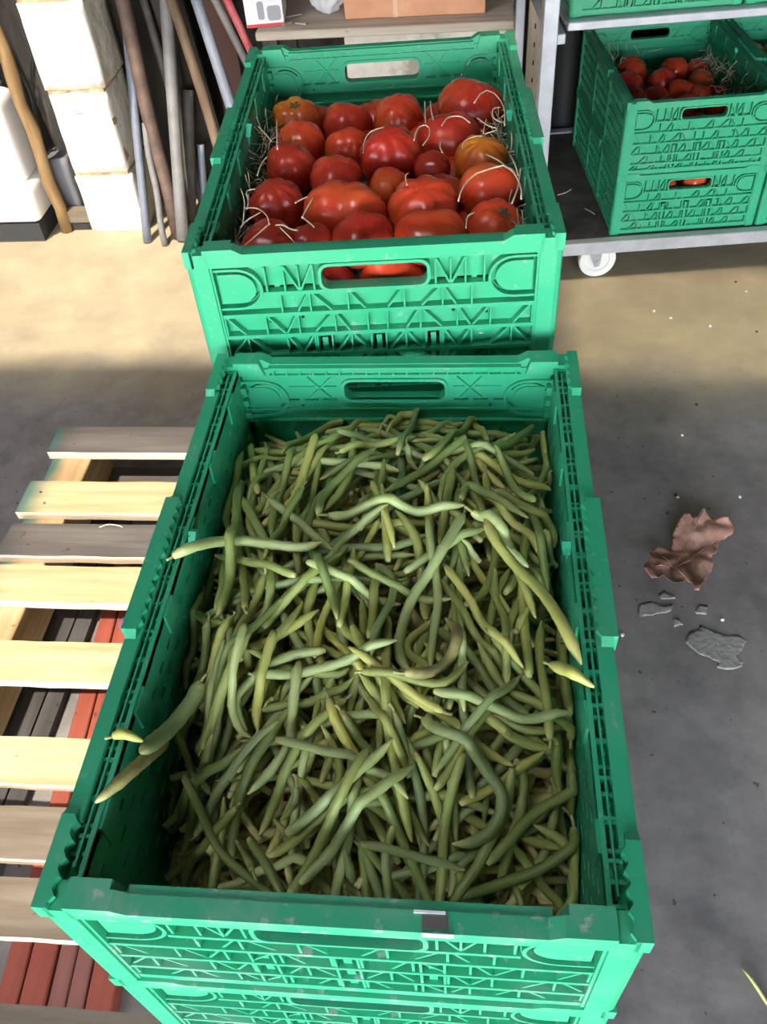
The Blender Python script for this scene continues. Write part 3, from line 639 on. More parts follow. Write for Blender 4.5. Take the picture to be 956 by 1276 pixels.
# beans of the top layer, laid out one by one (three zoom grids)
TRACE = {
 (220, 420, 3.414): """g|450,515 530,470 640,410 670,395;g|390,510 330,570 290,640 262,700;y|640,430 590,490 520,580 480,690;g|750,410 740,500 700,590 620,690;g|600,550 700,515 820,480 930,440;y|880,490 870,560 840,630;y|870,590 880,660 885,740;y|880,720 905,790 925,870;p|660,885 740,800 830,740 900,710;g|640,580 590,640 560,740;g|600,730 610,660 660,590 700,560;g|220,495 330,465 440,440;g|430,430 500,380 600,330;g|690,360 740,325 800,300;y|850,350 900,300 950,230;g|450,560 410,680 385,800;g|290,690 340,780 380,860 400,950;p|200,620 240,700 270,800;p|350,675 400,640 440,620;g|480,600 495,680 500,780;g|160,560 165,640 200,740;y|540,540 510,620 480,690;p|520,765 590,820 660,885;p|610,382 750,388 870,395 935,412""",
 (480, 420, 3.187): """g|90,350 150,380 220,430 260,470;y|140,340 210,360 300,400 340,430;g|570,305 630,340 655,400 645,445;g|665,450 610,530 540,600 440,650 340,710;y|380,440 480,480 580,530 680,570;g|590,330 480,375 380,420 280,470 225,560 220,620;p|420,420 520,430 600,480;y|40,660 100,730 130,800 140,890;y|400,490 420,580 500,690 580,760 630,850;g|560,610 600,700 620,800;y|600,680 680,740 740,800;g|630,780 680,830 720,860;g|355,500 380,570 430,620;g|290,560 270,690 285,740;g|0,600 80,530 180,470;g|130,540 190,600 240,640;y|240,650 230,700 215,790;y|175,710 180,800 190,870;g|490,360 400,375 280,370;g|0,380 60,370 120,360;y|640,530 680,528 715,540;p|300,780 340,805 380,840;y|670,340 685,370 685,420;p|85,395 100,430 130,450;g|520,550 560,620 600,650;g|400,600 330,560 300,620;p|400,730 330,760 250,800;g|620,600 660,620 690,620;p|0,290 40,250 60,190;y|0,330 50,290 90,250;y|410,350 340,260 290,200;p|315,205 260,270 180,310 60,320;g|365,245 290,340 210,420 150,465;p|155,165 130,260 80,350 45,430""",
 (200, 600, 3.187): """g|400,560 460,470 540,400 640,340 740,230;p|560,390 680,370 800,350 940,330;g|360,560 420,480 440,400 420,300;y|300,640 320,560 370,470 415,380;g|400,560 490,470 560,410;g|120,360 110,430 115,490 130,570;g|120,500 180,530 260,570;y|285,540 210,660 170,790 100,890;g|340,610 260,690 220,780 190,900;p|290,745 240,820 200,950;y|735,440 710,500 730,560 780,600;y|760,560 800,640 850,720;y|765,240 760,300 745,370;p|780,395 860,420 950,430;g|790,740 840,800 890,880;y|895,680 895,800 890,950;y|390,780 370,880 380,950;p|600,720 530,770 470,850 430,910;g|620,810 700,790 760,740;y|840,480 835,560 830,620;y|340,640 335,700 350,740;y|460,750 440,810 425,830;g|620,840 610,900 600,950;y|240,340 235,400 220,500;y|320,350 330,420 335,500;g|560,450 500,550 420,650;g|190,550 160,650 110,800;g|185,820 170,900 150,950;g|660,400 690,470 700,540;g|740,690 680,720 560,700;g|90,600 70,700 40,800;g|480,150 440,220 410,300;p|850,270 910,320 920,400 880,500 850,620;p|650,640 520,660 400,720 310,790 285,860 330,950;p|620,710 740,690 850,660 940,635;g|350,300 440,340 540,390""",
 (480, 850, 2.9875): """g|110,260 170,370 215,500;g|0,450 50,540 95,650;g|500,810 420,820 340,850 270,900;p|0,700 90,680 190,650;p|250,690 330,620 400,580;g|380,400 375,440 370,490;g|560,490 650,560 720,660 760,740;g|700,0 720,80 730,170;g|640,220 640,300 660,400;g|0,10 15,130 40,350;g|600,720 660,800 670,930;g|0,830 90,790 170,760;g|590,180 630,210 640,240;y|500,0 530,25 560,50;g|790,610 780,700 700,800;p|400,100 500,140 600,150 690,135;g|490,240 520,320 510,430 490,500;y|670,430 730,460 815,470;y|600,240 540,265 480,300;y|60,10 130,60 220,110 280,150;y|330,80 400,130 450,180;p|285,0 290,80 300,170;g|770,560 700,620 570,680 430,720 320,770;g|690,405 600,430 520,500 460,580 380,660;g|465,360 450,440 400,560 350,660 280,760 225,870;y|450,0 400,70 320,190;g|290,270 250,400 220,550 210,700 190,860;p|35,130 70,230 110,330 140,480 140,650 110,850""",
 (100, 850, 3.187): """p|510,20 490,120 440,230;g|580,0 530,120 480,260;p|610,0 595,80 620,150 670,190;y|710,0 690,90 700,180;g|740,200 660,330 600,480 575,660;p|830,120 820,210 750,310 660,430;g|950,135 870,220 800,350 740,460 690,560;g|400,240 430,330 500,405;p|510,390 550,375 590,400;y|840,350 890,370 930,400;p|850,390 840,450 780,500;p|740,700 820,670 920,685;y|950,540 860,600 740,660;g|600,890 720,850 850,840 950,870;g|640,560 700,650 740,720;g|600,590 640,650 670,720;g|520,680 505,800 500,880;g|370,710 310,800 290,870;g|450,420 420,520 390,640;g|220,530 200,650 170,860;g|285,530 240,650 200,800;g|370,530 280,640 230,740;g|470,600 400,700 380,850;g|650,230 560,290 480,370;p|780,140 690,210 620,290 580,340;g|480,520 520,610 600,700 740,810""",
 (300, 850, 3.677): """y|370,200 420,270 450,370 440,490;y|400,60 430,160 480,260 520,320;g|460,130 540,240 630,330 710,470;y|660,0 670,150 690,300 720,440;g|560,440 640,520 710,650 780,800;p|470,740 430,880 395,1050;p|470,750 485,800 500,860;p|700,660 660,760 670,920;p|550,715 640,740 740,770;y|560,0 600,70 640,150;p|420,320 510,345 560,400 700,470 770,570;p|480,495 370,590 210,700;g|600,315 530,440 450,600 330,770;p|670,505 560,600 420,750 270,920""",
 (480, 640, 3.187): """y|215,200 280,310 360,440 440,520;g|560,600 480,520 430,470;g|370,480 420,570 500,650 620,740;g|300,500 380,570 440,660 570,780;y|630,360 620,500 640,690;g|440,170 440,280 475,360 480,480;y|560,400 570,500 575,620;y|740,600 760,700 770,820;y|580,340 545,380 520,420;y|560,280 580,340 600,400;g|690,340 730,410 770,470;y|180,390 90,440 90,500 140,550;y|40,660 130,730 230,790;p|305,650 305,720 315,800;g|50,250 160,290 260,310;p|430,770 560,810 740,820;y|150,665 240,680 330,580;p|170,10 190,150 210,300 190,450 180,590;y|240,170 330,300 420,440 550,600;p|530,615 440,720 350,829""",
}
n_tr = 0
MK = {'g': BEAN[0], 'y': BEAN[1], 'p': BEAN[2], 'b': BEAN[3]}
def from_px(pts, up=0.0, over=False):
    o = []
    for X, Y in pts:
        z = ZR - 0.03; t = max(0, min(1, (abs(atz(X, Y, ZR).x) - 0.125) / 0.035)) if over else 0
        for _ in range(4):
            p = atz(X, Y, z); z = pile(p.x, p.y) * (1 - t) + (ZR + 0.008) * t - 0.001 + up
        o.append(atz(X, Y, z))
    return o
def inside(p): return Vector((max(-0.1695, min(0.1695, p.x)), max(0.022, min(0.576, p.y)), 0))
for (ox, oy, s_), txt in TRACE.items():
    for it in txt.split(';'):
        k, c = it.strip().split('|'); pts = [(ox + float(a.split(',')[0]) / s_, oy + float(a.split(',')[1]) / s_) for a in c.split()]
        Q = from_px(pts); Lq = sum((Q[i + 1] - Q[i]).length for i in range(len(Q) - 1)); n_tr += 1
        if Lq > 0.03 and Lq < 0.115:                            # the hidden end runs on under its neighbours
            e = min(0.05, 0.125 - Lq); d = (Q[-1] - Q[-2]).normalized()
            if rng.random() < 0.5: Q.append(Q[-1] + d * e)
            else: Q.insert(0, Q[0] + (Q[0] - Q[1]).normalized() * e)
        P = [inside(p) for p in resample(Q, 17)]
        Lb = sum((P[i + 1] - P[i]).length for i in range(16)); r0 = rng.uniform(0.0036, 0.0046) * (0.85 if Lb < 0.06 else 1)
        if rng.random() < 0.5: P = P[::-1]
        add_bean(P, r0, MK[k], stem=rng.random() < 0.35)
# beans that stand out singly
HERO = [('p', 200, 600, 3.187, '50,298 120,262 220,240 340,236 440,250 560,262 640,240', 'pale green bean reaching level over the left rim beside a bright clip', 0.0),
 ('g', 200, 600, 3.187, '305,-60 297,60 293,150 285,270 260,400 225,530', 'long bean running straight down the left part of the heap', 0.004),
 ('p', 220, 420, 3.414, '640,712 760,690 870,680 950,685 1060,700 1225,702', 'pale bean lying crosswise in the upper middle of the heap', 0.004),
 ('p', 480, 640, 3.187, '310,-10 220,140 100,290 50,430 60,530 100,580', 'long pale bean slanting down through the centre of the heap', 0.004),
 ('b', 480, 640, 3.187, '80,650 170,630 260,550 285,460 240,390', 'curved bean with brown blotches near the middle of the heap', 0.003),
 ('y', 480, 640, 3.187, '400,30 440,110 520,210 620,310 700,430 780,600', 'very long yellowish bean slanting down to the right rim', 0.004),
 ('p', 480, 640, 3.187, '345,-20 400,0 490,90 575,180', 'short pale bean crossing the top of the very long yellowish bean', 0.006),
 ('y', 480, 640, 3.187, '660,600 740,630 830,690', 'short yellow bean whose cut end pokes over the right rim', 0.004),
 ('p', 480, 850, 2.9875, '140,115 200,170 290,220 370,290 430,370 435,450 390,540 310,590 250,600', 'green bean bent like a hook in the lower right of the heap', 0.004),
 ('p', 100, 850, 3.187, '480,0 440,80 360,180 290,240 240,280', 'broad flat bean near the left rim above the bean with a brown tip', 0.006),
 ('b', 100, 850, 3.187, '340,240 230,330 140,410 60,480', 'bean with a brown withered tip hanging onto the left rim', 0.004),
 ('y', 100, 850, 3.187, '130,215 165,205 200,215 250,235', 'short yellow bean end lying on the left rim above the brown tipped bean', 0.004)]
for k, ox, oy, s_, c, lbl, up in HERO:
    pts = [(ox + float(a.split(',')[0]) / s_, oy + float(a.split(',')[1]) / s_) for a in c.split()]
    Q = from_px(pts, up, 'rim' in lbl or 'tip' in lbl); P = resample(Q, 22)
    add_bean(P, 0.0050 if 'broad' not in lbl else 0.0068, MK[k], lbl, stem=True, hi=ZR + 0.002, asis=('rim' in lbl or 'tip' in lbl))
print('beans', nb, n_tr)

# ------------------------------------------------------------------ tomatoes
def tomato_mesh(rx, ry, rz, seed, lobes, depth, m, two=False, dimple=False):
    rg = random.Random(seed); bm = bmesh.new(); nu, nv = 40, 20; ph = [rg.uniform(0, 6.28) for _ in range(4)]
    rows = []
    for j in range(nv + 1):
        t = math.pi * j / nv; row = []
        for i in range(nu):
            a = 2 * math.pi * i / nu
            q = abs(math.sin(t)); near = 0.75 * math.exp(-((t - 0.9) / 0.8) ** 2) + 0.5 * math.exp(-((math.pi - t) / 0.8) ** 2)
            f = 1 - 0.75 * depth * (0.35 + near) * (0.5 + 0.5 * math.cos(lobes * a + ph[0] + 0.7 * math.sin(a + ph[1]))) ** 2 * q ** 0.4
            f *= 1 + 0.05 * math.sin(2 * a + ph[2]) + 0.035 * math.sin(3 * a + ph[3])
            s = q ** 0.86; c = math.cos(t); zz = math.copysign(abs(c) ** 0.92, c)
            zz *= (1 + (f - 1) * min(1, t / 0.9)) if t < 1.57 else 1
            dim = (0.20 if dimple else 0.03) * math.exp(-(t / 0.33) ** 2)
            x, y, z = rx * s * math.cos(a) * f, ry * s * math.sin(a) * f, rz * (zz - dim)
            if two: x *= 1.0; z *= 1 - 0.16 * math.exp(-(x / (rx * 0.22)) ** 2)
            row.append((x, y, z))
        rows.append(row)
    top = bm.verts.new(rows[0][0]); bot = bm.verts.new((0, 0, -rz)); V = [[bm.verts.new(p) for p in r] for r in rows[1:-1]]
    for i in range(nu):
        bm.faces.new((top, V[0][i], V[0][(i + 1) % nu])); bm.faces.new((bot, V[-1][(i + 1) % nu], V[-1][i]))
        for j in range(len(V) - 1): bm.faces.new((V[j][i], V[j + 1][i], V[j + 1][(i + 1) % nu], V[j][(i + 1) % nu]))
    return mesh_of(bm, 'tomato', m, True)
bm = bmesh.new()
for k in range(5):
    a = 6.283 * k / 5; tube(bm, [(0, 0, 0), (0.006 * math.cos(a), 0.006 * math.sin(a), 0.0012), (0.011 * math.cos(a), 0.011 * math.sin(a), 0.0002)], [0.0022, 0.0018, 0.0005], 5)
tube(bm, [(0, 0, -0.002), (0, 0, 0.003)], [0.004, 0.003], 8)
SCARM = mesh_of(bm, 'calyx', SCAR)
TG = 'big tomatoes in the tomato crate'
def tomato(c, rx, ry, rz, kind, label, tilt=(0, 0, 0), lobes=7, depth=0.10, calyx=False, group=None, seed=0, two=False):
    o = link('tomato', tomato_mesh(rx, ry, rz, seed, lobes, depth, TOM[kind], two=two, dimple=calyx), None, c, tilt)
    tag(o, label, 'tomato', group)
    if calyx: link('calyx', SCARM, o, (0, 0, rz * 0.80))
    return o
RT = tcz + HT      # rim height of the tomato crate
TT = [(371,150,31,23,'o',-.052,'orange and yellow tomato with a stem scar in the back left corner',(R_(30),0,0),1,0),
 (433,157,30,24,'r',-.055,'red tomato second from the left in the back row',(R_(60),0,1),0,0),
 (497,150,32,26,'b',-.050,'plain bright red tomato in the middle of the back row',(R_(50),0,2),0,0),
 (586,138,42,31,'r',-.045,'largest red tomato in the back right corner under curls of wood wool',(R_(40),0,.5),0,0),
 (376,180,30,27,'b',-.040,'smooth red tomato just in front of the orange corner tomato',(R_(50),0,3),0,0),
 (434,186,27,23,'b',-.042,'small orange red tomato in the second row beside the smooth red one',(R_(65),.3,0),0,0),
 (560,175,37,28,'r',-.040,'red tomato with a thin loop of wood wool, left of the yellow striped tomato',(R_(50),.2,2),0,0),
 (363,210,32,28,'d',-.033,'dark red shiny tomato by the left wall in the third row',(R_(60),0,.4),0,0),
 (486,195,38,31,'r',-.032,'big round red tomato in the centre of the crate',(R_(60),0,1.3),0,0),
 (600,204,35,31,'o',-.034,'ribbed tomato striped orange and yellow by the right wall',(R_(50),0,4),0,0),
 (539,212,24,20,'d',-.040,'small dark tomato right of the centre, left of the striped tomato',(R_(40),0,0),0,0),
 (419,224,34,24,'r',-.033,'red tomato with a smooth dome behind the wide double tomato',(R_(30),0,1),0,0),
 (485,234,26,20,'b',-.036,'small red tomato squeezed between the double tomato and the centre one',(R_(70),0,0),0,0),
 (554,240,28,18,'d',-.042,'low dark red tomato partly under its neighbours at the middle right',(R_(20),0,0),0,0),
 (345,256,34,29,'d',-.030,'dark red tomato by the left wall with straw at its foot',(R_(50),0,1),0,0),
 (611,240,38,31,'b',-.028,'red tomato with a yellow shoulder and a long strand of straw over it',(R_(60),0,3),0,0),
 (430,264,52,33,'b',-.028,'wide double lobed orange red tomato left of the middle',(R_(45),0,0),0,1),
 (528,262,46,33,'b',-.028,'wide flattened tomato in the row behind the front, right of the middle',(R_(60),0,2),0,0),
 (338,306,36,25,'d',-.028,'dark tomato in the front left corner',(R_(40),0,0),0,0),
 (388,304,27,22,'d',-.030,'small tomato in the front row next to the left corner one',(R_(60),0,1),0,0),
 (452,299,39,28,'r',-.026,'dark orange red tomato in the middle of the front row',(R_(30),0,2),0,0),
 (537,295,43,27,'b',-.026,'wide glossy red tomato in the front row, second from the right',(R_(50),0,.8),0,0),
 (616,285,37,30,'b',-.028,'tomato with a pale stem scar in the front right corner',(R_(25),R_(25),0),1,0),
 (640,265,20,20,'r',-.060,'tomato mostly hidden against the right wall',(0,0,0),0,0)]
for i, (X, Y, rx, ry, k, dz, lbl, tilt, cal, two) in enumerate(TT):
    c = atz(X, Y, RT + dz - 0.008); dist = (c - CAMLOC).dot(-(cam.rotation_euler.to_matrix() @ Vector((0, 0, 1)))); s = dist / FPX
    lob = 5 + i % 5; dep = 0.16 if k == 'o' or 'ribbed' in lbl else 0.05 + 0.04 * (i % 3)
    RX, RZ = rx * s * 1.03, ry * s * 1.10
    t2 = (tilt[0] * 0.5, tilt[1], 0) if cal else (tilt[0] * 0.25, 0, 0)
    o = tomato(c, RX, RX * 0.90 if not two else RX * 0.72, min(RZ, RX * 0.88), k, lbl, t2, lob, dep, cal, seed=i + 3, two=bool(two))
# pale scars on two tomatoes
low = [(-0.13, 0.06), (-0.055, 0.05), (0.02, 0.055), (0.095, 0.05), (0.145, 0.07), (-0.09, 0.13), (0.0, 0.14), (0.08, 0.135), (-0.12, 0.22), (-0.04, 0.23), (0.05, 0.22), (0.125, 0.21), (-0.08, 0.32), (0.01, 0.33), (0.1, 0.32), (-0.12, 0.42), (-0.03, 0.42), (0.06, 0.43), (0.13, 0.41), (-0.1, 0.51), (-0.01, 0.515), (0.09, 0.51)]
for i, (x, y) in enumerate(low):
    r = 0.035 + 0.005 * (i % 3 - 1)
    front = y < 0.1
    tomato(tl(x, y, RT - (0.088 if not front else 0.078)), r, r, r * 0.82, 'rdb'[i % 3], 'tomato seen through the hand hole of the tomato crate' if front else 'tomato in the buried layer under the visible tomatoes of the large crate', (0.3 * (i % 4), 0, i), 6, 0.08, False,
           'tomatoes behind the hand hole' if front else 'buried tomatoes of the large crate', 50 + i)
# second buried layer is a filled bed of wood wool
def strands(bm, n, f, rad=0.0007, ln=0.03, up=0.3):
    for _ in range(n):
        p = Vector(f()); d = Vector((rng.gauss(0, 1), rng.gauss(0, 1), rng.gauss(0, up))).normalized(); pts = [p]
        cur = Vector((rng.gauss(0, .5), rng.gauss(0, .5), rng.gauss(0, .3)))
        for k in range(5):
            d = (d + cur * 0.35).normalized(); pts.append(pts[-1] + d * ln / 5)
        tube(bm, pts, rad, 4)
bm = bmesh.new()
def fL(): y = rng.uniform(0.03, 0.50); return tl(-0.166 + abs(rng.gauss(0, 0.006)), y, RT - 0.062 + rng.uniform(-0.01, 0.022))
strands(bm, 120, fL, 0.0007, 0.034, 1.2)
STUFFL = link('wood_wool', mesh_of(bm, 'woolL', STRAW)); tag(STUFFL, 'tangle of pale wood wool along the left wall of the tomato crate', 'straw', kind='stuff')
bm = bmesh.new()
def fR(): y = rng.uniform(0.06, 0.52); return tl(0.166 - abs(rng.gauss(0, 0.006)), y, RT - 0.060 + rng.uniform(-0.01, 0.022))
strands(bm, 110, fR, 0.0007, 0.034, 1.2)
tag(link('wood_wool', mesh_of(bm, 'woolR', STRAW)), 'tangle of pale wood wool along the right wall of the tomato crate', 'straw', kind='stuff')
bm = bmesh.new()
strands(bm, 400, lambda: tl(rng.uniform(-0.165, 0.165), rng.uniform(0.03, 0.555), tcz + 0.008 + rng.random() * 0.06), 0.0007, 0.05, 0.2)
tag(link('wood_wool', mesh_of(bm, 'woolB', STRAW)), 'bed of pale wood wool beneath the tomatoes in the large crate', 'straw', kind='stuff')
ST = [(300, 210, 5.31, '360,228 400,205 445,185', 'short strand between the dark left tomato and the double tomato', .0), (300, 210, 5.31, '475,195 440,260 405,325', 'straight thick strand across the left edge of the double tomato', 0), (300, 210, 5.31, '405,320 445,350 485,388', 'short strand bent down below the double tomato', 0),
 (300, 210, 5.31, '230,375 280,375 330,400 375,410', 'strand between the dark tomato and the small front tomato', 0), (300, 210, 5.31, '0,535 60,480 180,375', 'strand slanting over the front left corner tomato', 0), (300, 210, 5.31, '260,390 330,460 415,555', 'strand slanting down between the two leftmost front tomatoes', 0), (300, 210, 5.31, '0,390 40,345 130,290', 'white strand beside the left wall near the front', 0), (300, 210, 5.31, '30,260 110,265 170,310 190,370', 'curved strand over the dark tomato by the left wall', 0), (300, 210, 5.31, '0,130 25,220 15,370', 'upright strand against the left wall', 0), (300, 210, 5.31, '100,135 40,150 50,220 40,270', 'hooked strand against the left wall', 0),
 (480, 210, 5.31, '485,215 510,130 590,40 700,0 800,-20 860,40 900,130 900,200', 'long strand arching over the yellow shouldered tomato', .004), (480, 210, 5.31, '840,230 880,120 895,0', 'strand rising along the right wall beside the arching strand', 0), (480, 210, 5.31, '535,395 545,320 590,290', 'curl between the wide tomato and the front right corner tomato', 0), (480, 210, 5.31, '145,110 135,50 155,30', 'tiny curl left of the low dark tomato', 0),
 (480, 100, 5.31, '190,400 210,330 245,295 290,310 290,370 250,430', 'looped strand at the left of the back red tomato', 0), (480, 100, 5.31, '375,300 420,245 500,240 560,280', 'thin arc over the top of the looped tomato', 0), (480, 100, 5.31, '365,410 365,450 380,480', 'short strand hanging down the looped tomato', 0), (480, 100, 5.31, '590,150 640,80 700,70 760,130 790,200 790,300', 'big loop of straw over the largest back tomato', .006), (480, 100, 5.31, '760,180 715,190 720,250 770,280', 'small c shaped curl on the largest back tomato', 0), (480, 100, 5.31, '650,350 660,290 670,255', 'short upright strand right of the looped tomato', 0), (480, 100, 5.31, '610,250 680,300 745,325 660,355', 'zigzag strand right of the looped tomato', 0), (480, 100, 5.31, '510,450 530,400 600,370 640,370', 'curl at the top of the striped tomato', 0), (480, 100, 5.31, '665,490 750,530 860,620', 'straight strand over the striped tomato', .003), (480, 100, 5.31, '825,490 860,560 880,630', 'thick strand at the right wall beside the striped tomato', 0),
 (480, 100, 5.31, '262,140 265,200 268,280', 'upright strand against the back wall', 0), (480, 100, 5.31, '300,140 305,200 318,260', 'second upright strand against the back wall', 0), (300, 100, 5.31, '810,480 820,400 860,340 945,310', 'strand curving between the small orange tomato and the centre tomato', 0), (300, 100, 5.31, '238,265 240,350 243,455', 'thick upright strand left of the orange corner tomato', .004), (300, 100, 5.31, '115,305 160,350 205,405', 'slanting strand left of the smooth red tomato', 0), (300, 100, 5.31, '110,630 140,550 180,500', 'strand at the left of the dark shiny tomato', 0)]
for ox, oy, s_, c, lbl, up in ST:
    pts = [atz(ox + float(a.split(',')[0]) / s_, oy + float(a.split(',')[1]) / s_, RT - 0.004 + up) for a in c.split()]
    bm = bmesh.new(); tube(bm, resample(pts, 12), 0.0010 if 'thick' in lbl or 'arching' in lbl else 0.0008, 5)
    tag(link('straw_strand', mesh_of(bm, 'strand', STRAW)), 'pale ' + lbl, 'straw')

# ------------------------------------------------------------------ cart with crates
CR = 0.100; CO = Vector((0.474, 2.062, 0)); DZ = 0.139; HC = 0.187
def cl(x, y, z): return CO + Vector((x * math.cos(CR) - y * math.sin(CR), x * math.sin(CR) + y * math.cos(CR), z))
cart = thing('shelf_trolley', 'galvanised shelf trolley on white castors carrying green crates at the right', 'trolley', CO, CR)
def cbox(name, x0, x1, y0, y1, z0, z1, m, bev=0.002, par=None): return link(name, mesh_of(bx(x0, x1, y0, y1, z0, z1), name, m, bev=bev), par or cart)
XW = 1.00; PX = -0.215
cbox('lower_front_rail', PX, XW, -0.04, -0.012, DZ - 0.032, DZ + 0.004, GALV); cbox('lower_back_rail', PX, XW, 0.68, 0.71, DZ - 0.04, DZ + 0.004, GALV)
cbox('lower_shelf', PX + 0.002, XW - 0.002, -0.011, 0.679, DZ - 0.012, DZ - 0.001, DARKPLY)
for x in (PX - 0.020, XW):
    for y in (-0.05, 0.68): cbox('post', x, x + 0.036, y, y + 0.036, DZ - 0.04, 1.75, GALV)
UZ = 0.704
cbox('upper_front_rail', PX + 0.040, XW, -0.035, -0.012, UZ - 0.016, UZ + 0.003, GALV); cbox('upper_side_rail', PX + 0.002, PX + 0.036, -0.045, 0.68, UZ - 0.040, UZ - 0.017, GALV)
cbox('upper_shelf', PX + 0.037, XW - 0.002, -0.011, 0.679, UZ - 0.010, UZ, GALV); cbox('upper_back_rail', PX + 0.016, XW, 0.68, 0.70, UZ - 0.002, UZ + 0.026, GALV)
def castor(x, y, lbl=None):
    fk = bmesh.new()
    box(fk, x - 0.040, x + 0.040, y - 0.032, y + 0.032, DZ - 0.018, DZ - 0.0125)
    for s in (-1, 1): 
        vv = [(x - 0.034, DZ - 0.018), (x + 0.022, DZ - 0.018), (x + 0.016, 0.040), (x + 0.002, 0.036)]
        A = [fk.verts.new((a, y + s * 0.019, b)) for a, b in vv]; B = [fk.verts.new((a, y + s * 0.022, b)) for a, b in vv]
        fk.faces.new(A); fk.faces.new(B[::-1])
        for i in range(4): fk.faces.new((A[i], A[(i + 1) % 4], B[(i + 1) % 4], B[i]))
    c_ = link('castor', mesh_of(fk, 'fork', GALV), cart)
    wb = bmesh.new(); prof = [(0.0, -0.014), (0.012, -0.016), (0.014, -0.010), (0.033, -0.008), (0.036, -0.014), (0.051, -0.016), (0.054, -0.010), (0.054, 0.010), (0.051, 0.016), (0.036, 0.014), (0.033, 0.008), (0.014, 0.010), (0.012, 0.016), (0.0, 0.014)]
    n = 32; RG = [[wb.verts.new((x + 0.010 + r * math.cos(6.28318 * k / n), y + q, 0.054 + r * math.sin(6.28318 * k / n))) for k in range(n)] for r, q in prof if r > 0]
    for i in range(len(RG) - 1):
        for k in range(n): wb.faces.new((RG[i][k], RG[i][(k + 1) % n], RG[i + 1][(k + 1) % n], RG[i + 1][k]))
    wb.faces.new(RG[0]); wb.faces.new(RG[-1][::-1]); link('wheel', mesh_of(wb, 'wheel', NYLON, False, 0), c_)
    ab = bmesh.new(); tube(ab, [(x + 0.010, y - 0.026, 0.054), (x + 0.010, y + 0.026, 0.054)], 0.006, 8); link('axle', mesh_of(ab, 'axle', GALV), c_)
castor(-0.030, 0.03); castor(0.90, 0.03); castor(-0.03, 0.62); castor(0.90, 0.62)
cbx = [((0.200, 0.300, DZ), HS, 'lower green crate at the left end of the trolley shelf'), ((0.200, 0.300, DZ + HS + 0.0005), HC, 'upper green crate with small tomatoes at the left end of the trolley'),
       ((0.605, 0.300, DZ), HS, 'lower green crate cut off by the right edge on the trolley'), ((0.605, 0.300, DZ + HS + 0.0005), HC, 'upper green crate cut off by the right edge on the trolley')]
for (x, y, z), h, lbl in cbx: crate(h, cl(x, y, z), CR, lbl)
crate(HS, cl(0.034, 0.300, UZ + 0.001), CR, 'green crate on the upper trolley shelf, only its bottom edge in view')
crate(HS, cl(0.440, 0.300, UZ + 0.001), CR, 'second green crate on the upper trolley shelf at the right edge')
ZC = DZ + HS + HC
CT = [(787,90,21,12,'r','red ribbed tomato at the back left'), (783,108,20,14,'r','ribbed tomato in the left middle'), (792,124,16,12,'d','dark tomato in the front left'), (818,121,15,12,'d','dark tomato second from the front left'), (825,102,19,12,'r','shiny tomato in the centre'), (840,88,18,13,'b','big ribbed tomato at the back middle'), (848,115,17,12,'b','bright ribbed tomato in the front middle'), (869,86,14,11,'b','orange red tomato at the back right'), (873,103,17,12,'b','bright tomato in the right middle'), (872,120,15,10,'d','dark tomato low in the front right'), (894,117,12,10,'r','small tomato in the right corner'), (760,96,9,9,'r','tomato pressed to the left wall slots'), (856,131,14,10,'d','low tomato just behind the front wall'), (830,135,14,10,'d','low dark tomato behind the hand hole'), (895,132,14,10,'d','low tomato in the front right corner')]
for i, (X, Y, rx, ry, k, lbl) in enumerate(CT):
    c = atz(X, Y, ZC - 0.085); s = 2.35 / FPX; R0 = rx * s
    q = c - CO; lx = q.x * math.cos(-CR) - q.y * math.sin(-CR); ly = q.x * math.sin(-CR) + q.y * math.cos(-CR)
    lx = max(0.025 + R0, min(0.375 - R0, lx)); ly = max(0.020 + R0, min(0.58 - R0, ly)); c = cl(lx, ly, c.z)
    tomato(c, R0, R0 * 0.95, R0 * 0.85, k, lbl + ' of the left crate on the trolley', (0.25, 0, i), 7, 0.13, False, seed=90 + i)
for i in range(14):
    x, y = 0.07 + (i % 4) * 0.085, 0.065 + (i // 4) * 0.09
    tomato(cl(x, y, ZC - 0.135), 0.037, 0.036, 0.032, 'rdb'[i % 3], 'tomato in the lower layer of the upper left trolley crate', (0.2, 0, i), 7, 0.1, False, 'lower tomatoes in the upper left trolley crate', 120 + i)
for i in range(8):
    tomato(cl(0.06 + (i % 4) * 0.085, 0.065 + (i // 4) * 0.085, DZ + HS - 0.060 - 0.001 * i), 0.038, 0.037, 0.034, 'rdbr'[i % 4], 'tomato behind the hand hole of the lower left trolley crate', (0.2, 0, i), 7, 0.1, False, 'tomatoes in the lower left trolley crate', 140 + i)
for i, (x, y) in enumerate(((0.465, 0.46), (0.475, 0.38), (0.54, 0.43), (0.46, 0.30), (0.54, 0.34), (0.62, 0.44), (0.62, 0.36))):
    tomato(cl(x, y, ZC - 0.075 - 0.004 * (i % 2)), 0.040, 0.038, 0.034, 'rbr'[i % 3], 'tomato in the crate cut off by the right edge on the trolley', (0.2, 0, i), 7, 0.1, False, 'tomatoes in the right trolley crate', 160 + i)
bm = bmesh.new(); strands(bm, 60, lambda: cl(rng.uniform(0.30, 0.365), rng.uniform(0.15, 0.45), ZC - 0.065 + rng.uniform(-0.01, 0.02)), 0.0008, 0.045, 0.8)
strands(bm, 14, lambda: cl(rng.uniform(0.05, 0.2), rng.uniform(0.42, 0.55), ZC - 0.075 + rng.uniform(0, 0.02)), 0.0008, 0.04, 1.2)
strands(bm, 120, lambda: cl(rng.uniform(0.04, 0.36), rng.uniform(0.05, 0.55), ZC - 0.12 + rng.uniform(-0.04, 0.02)), 0.0008, 0.05, 0.3)
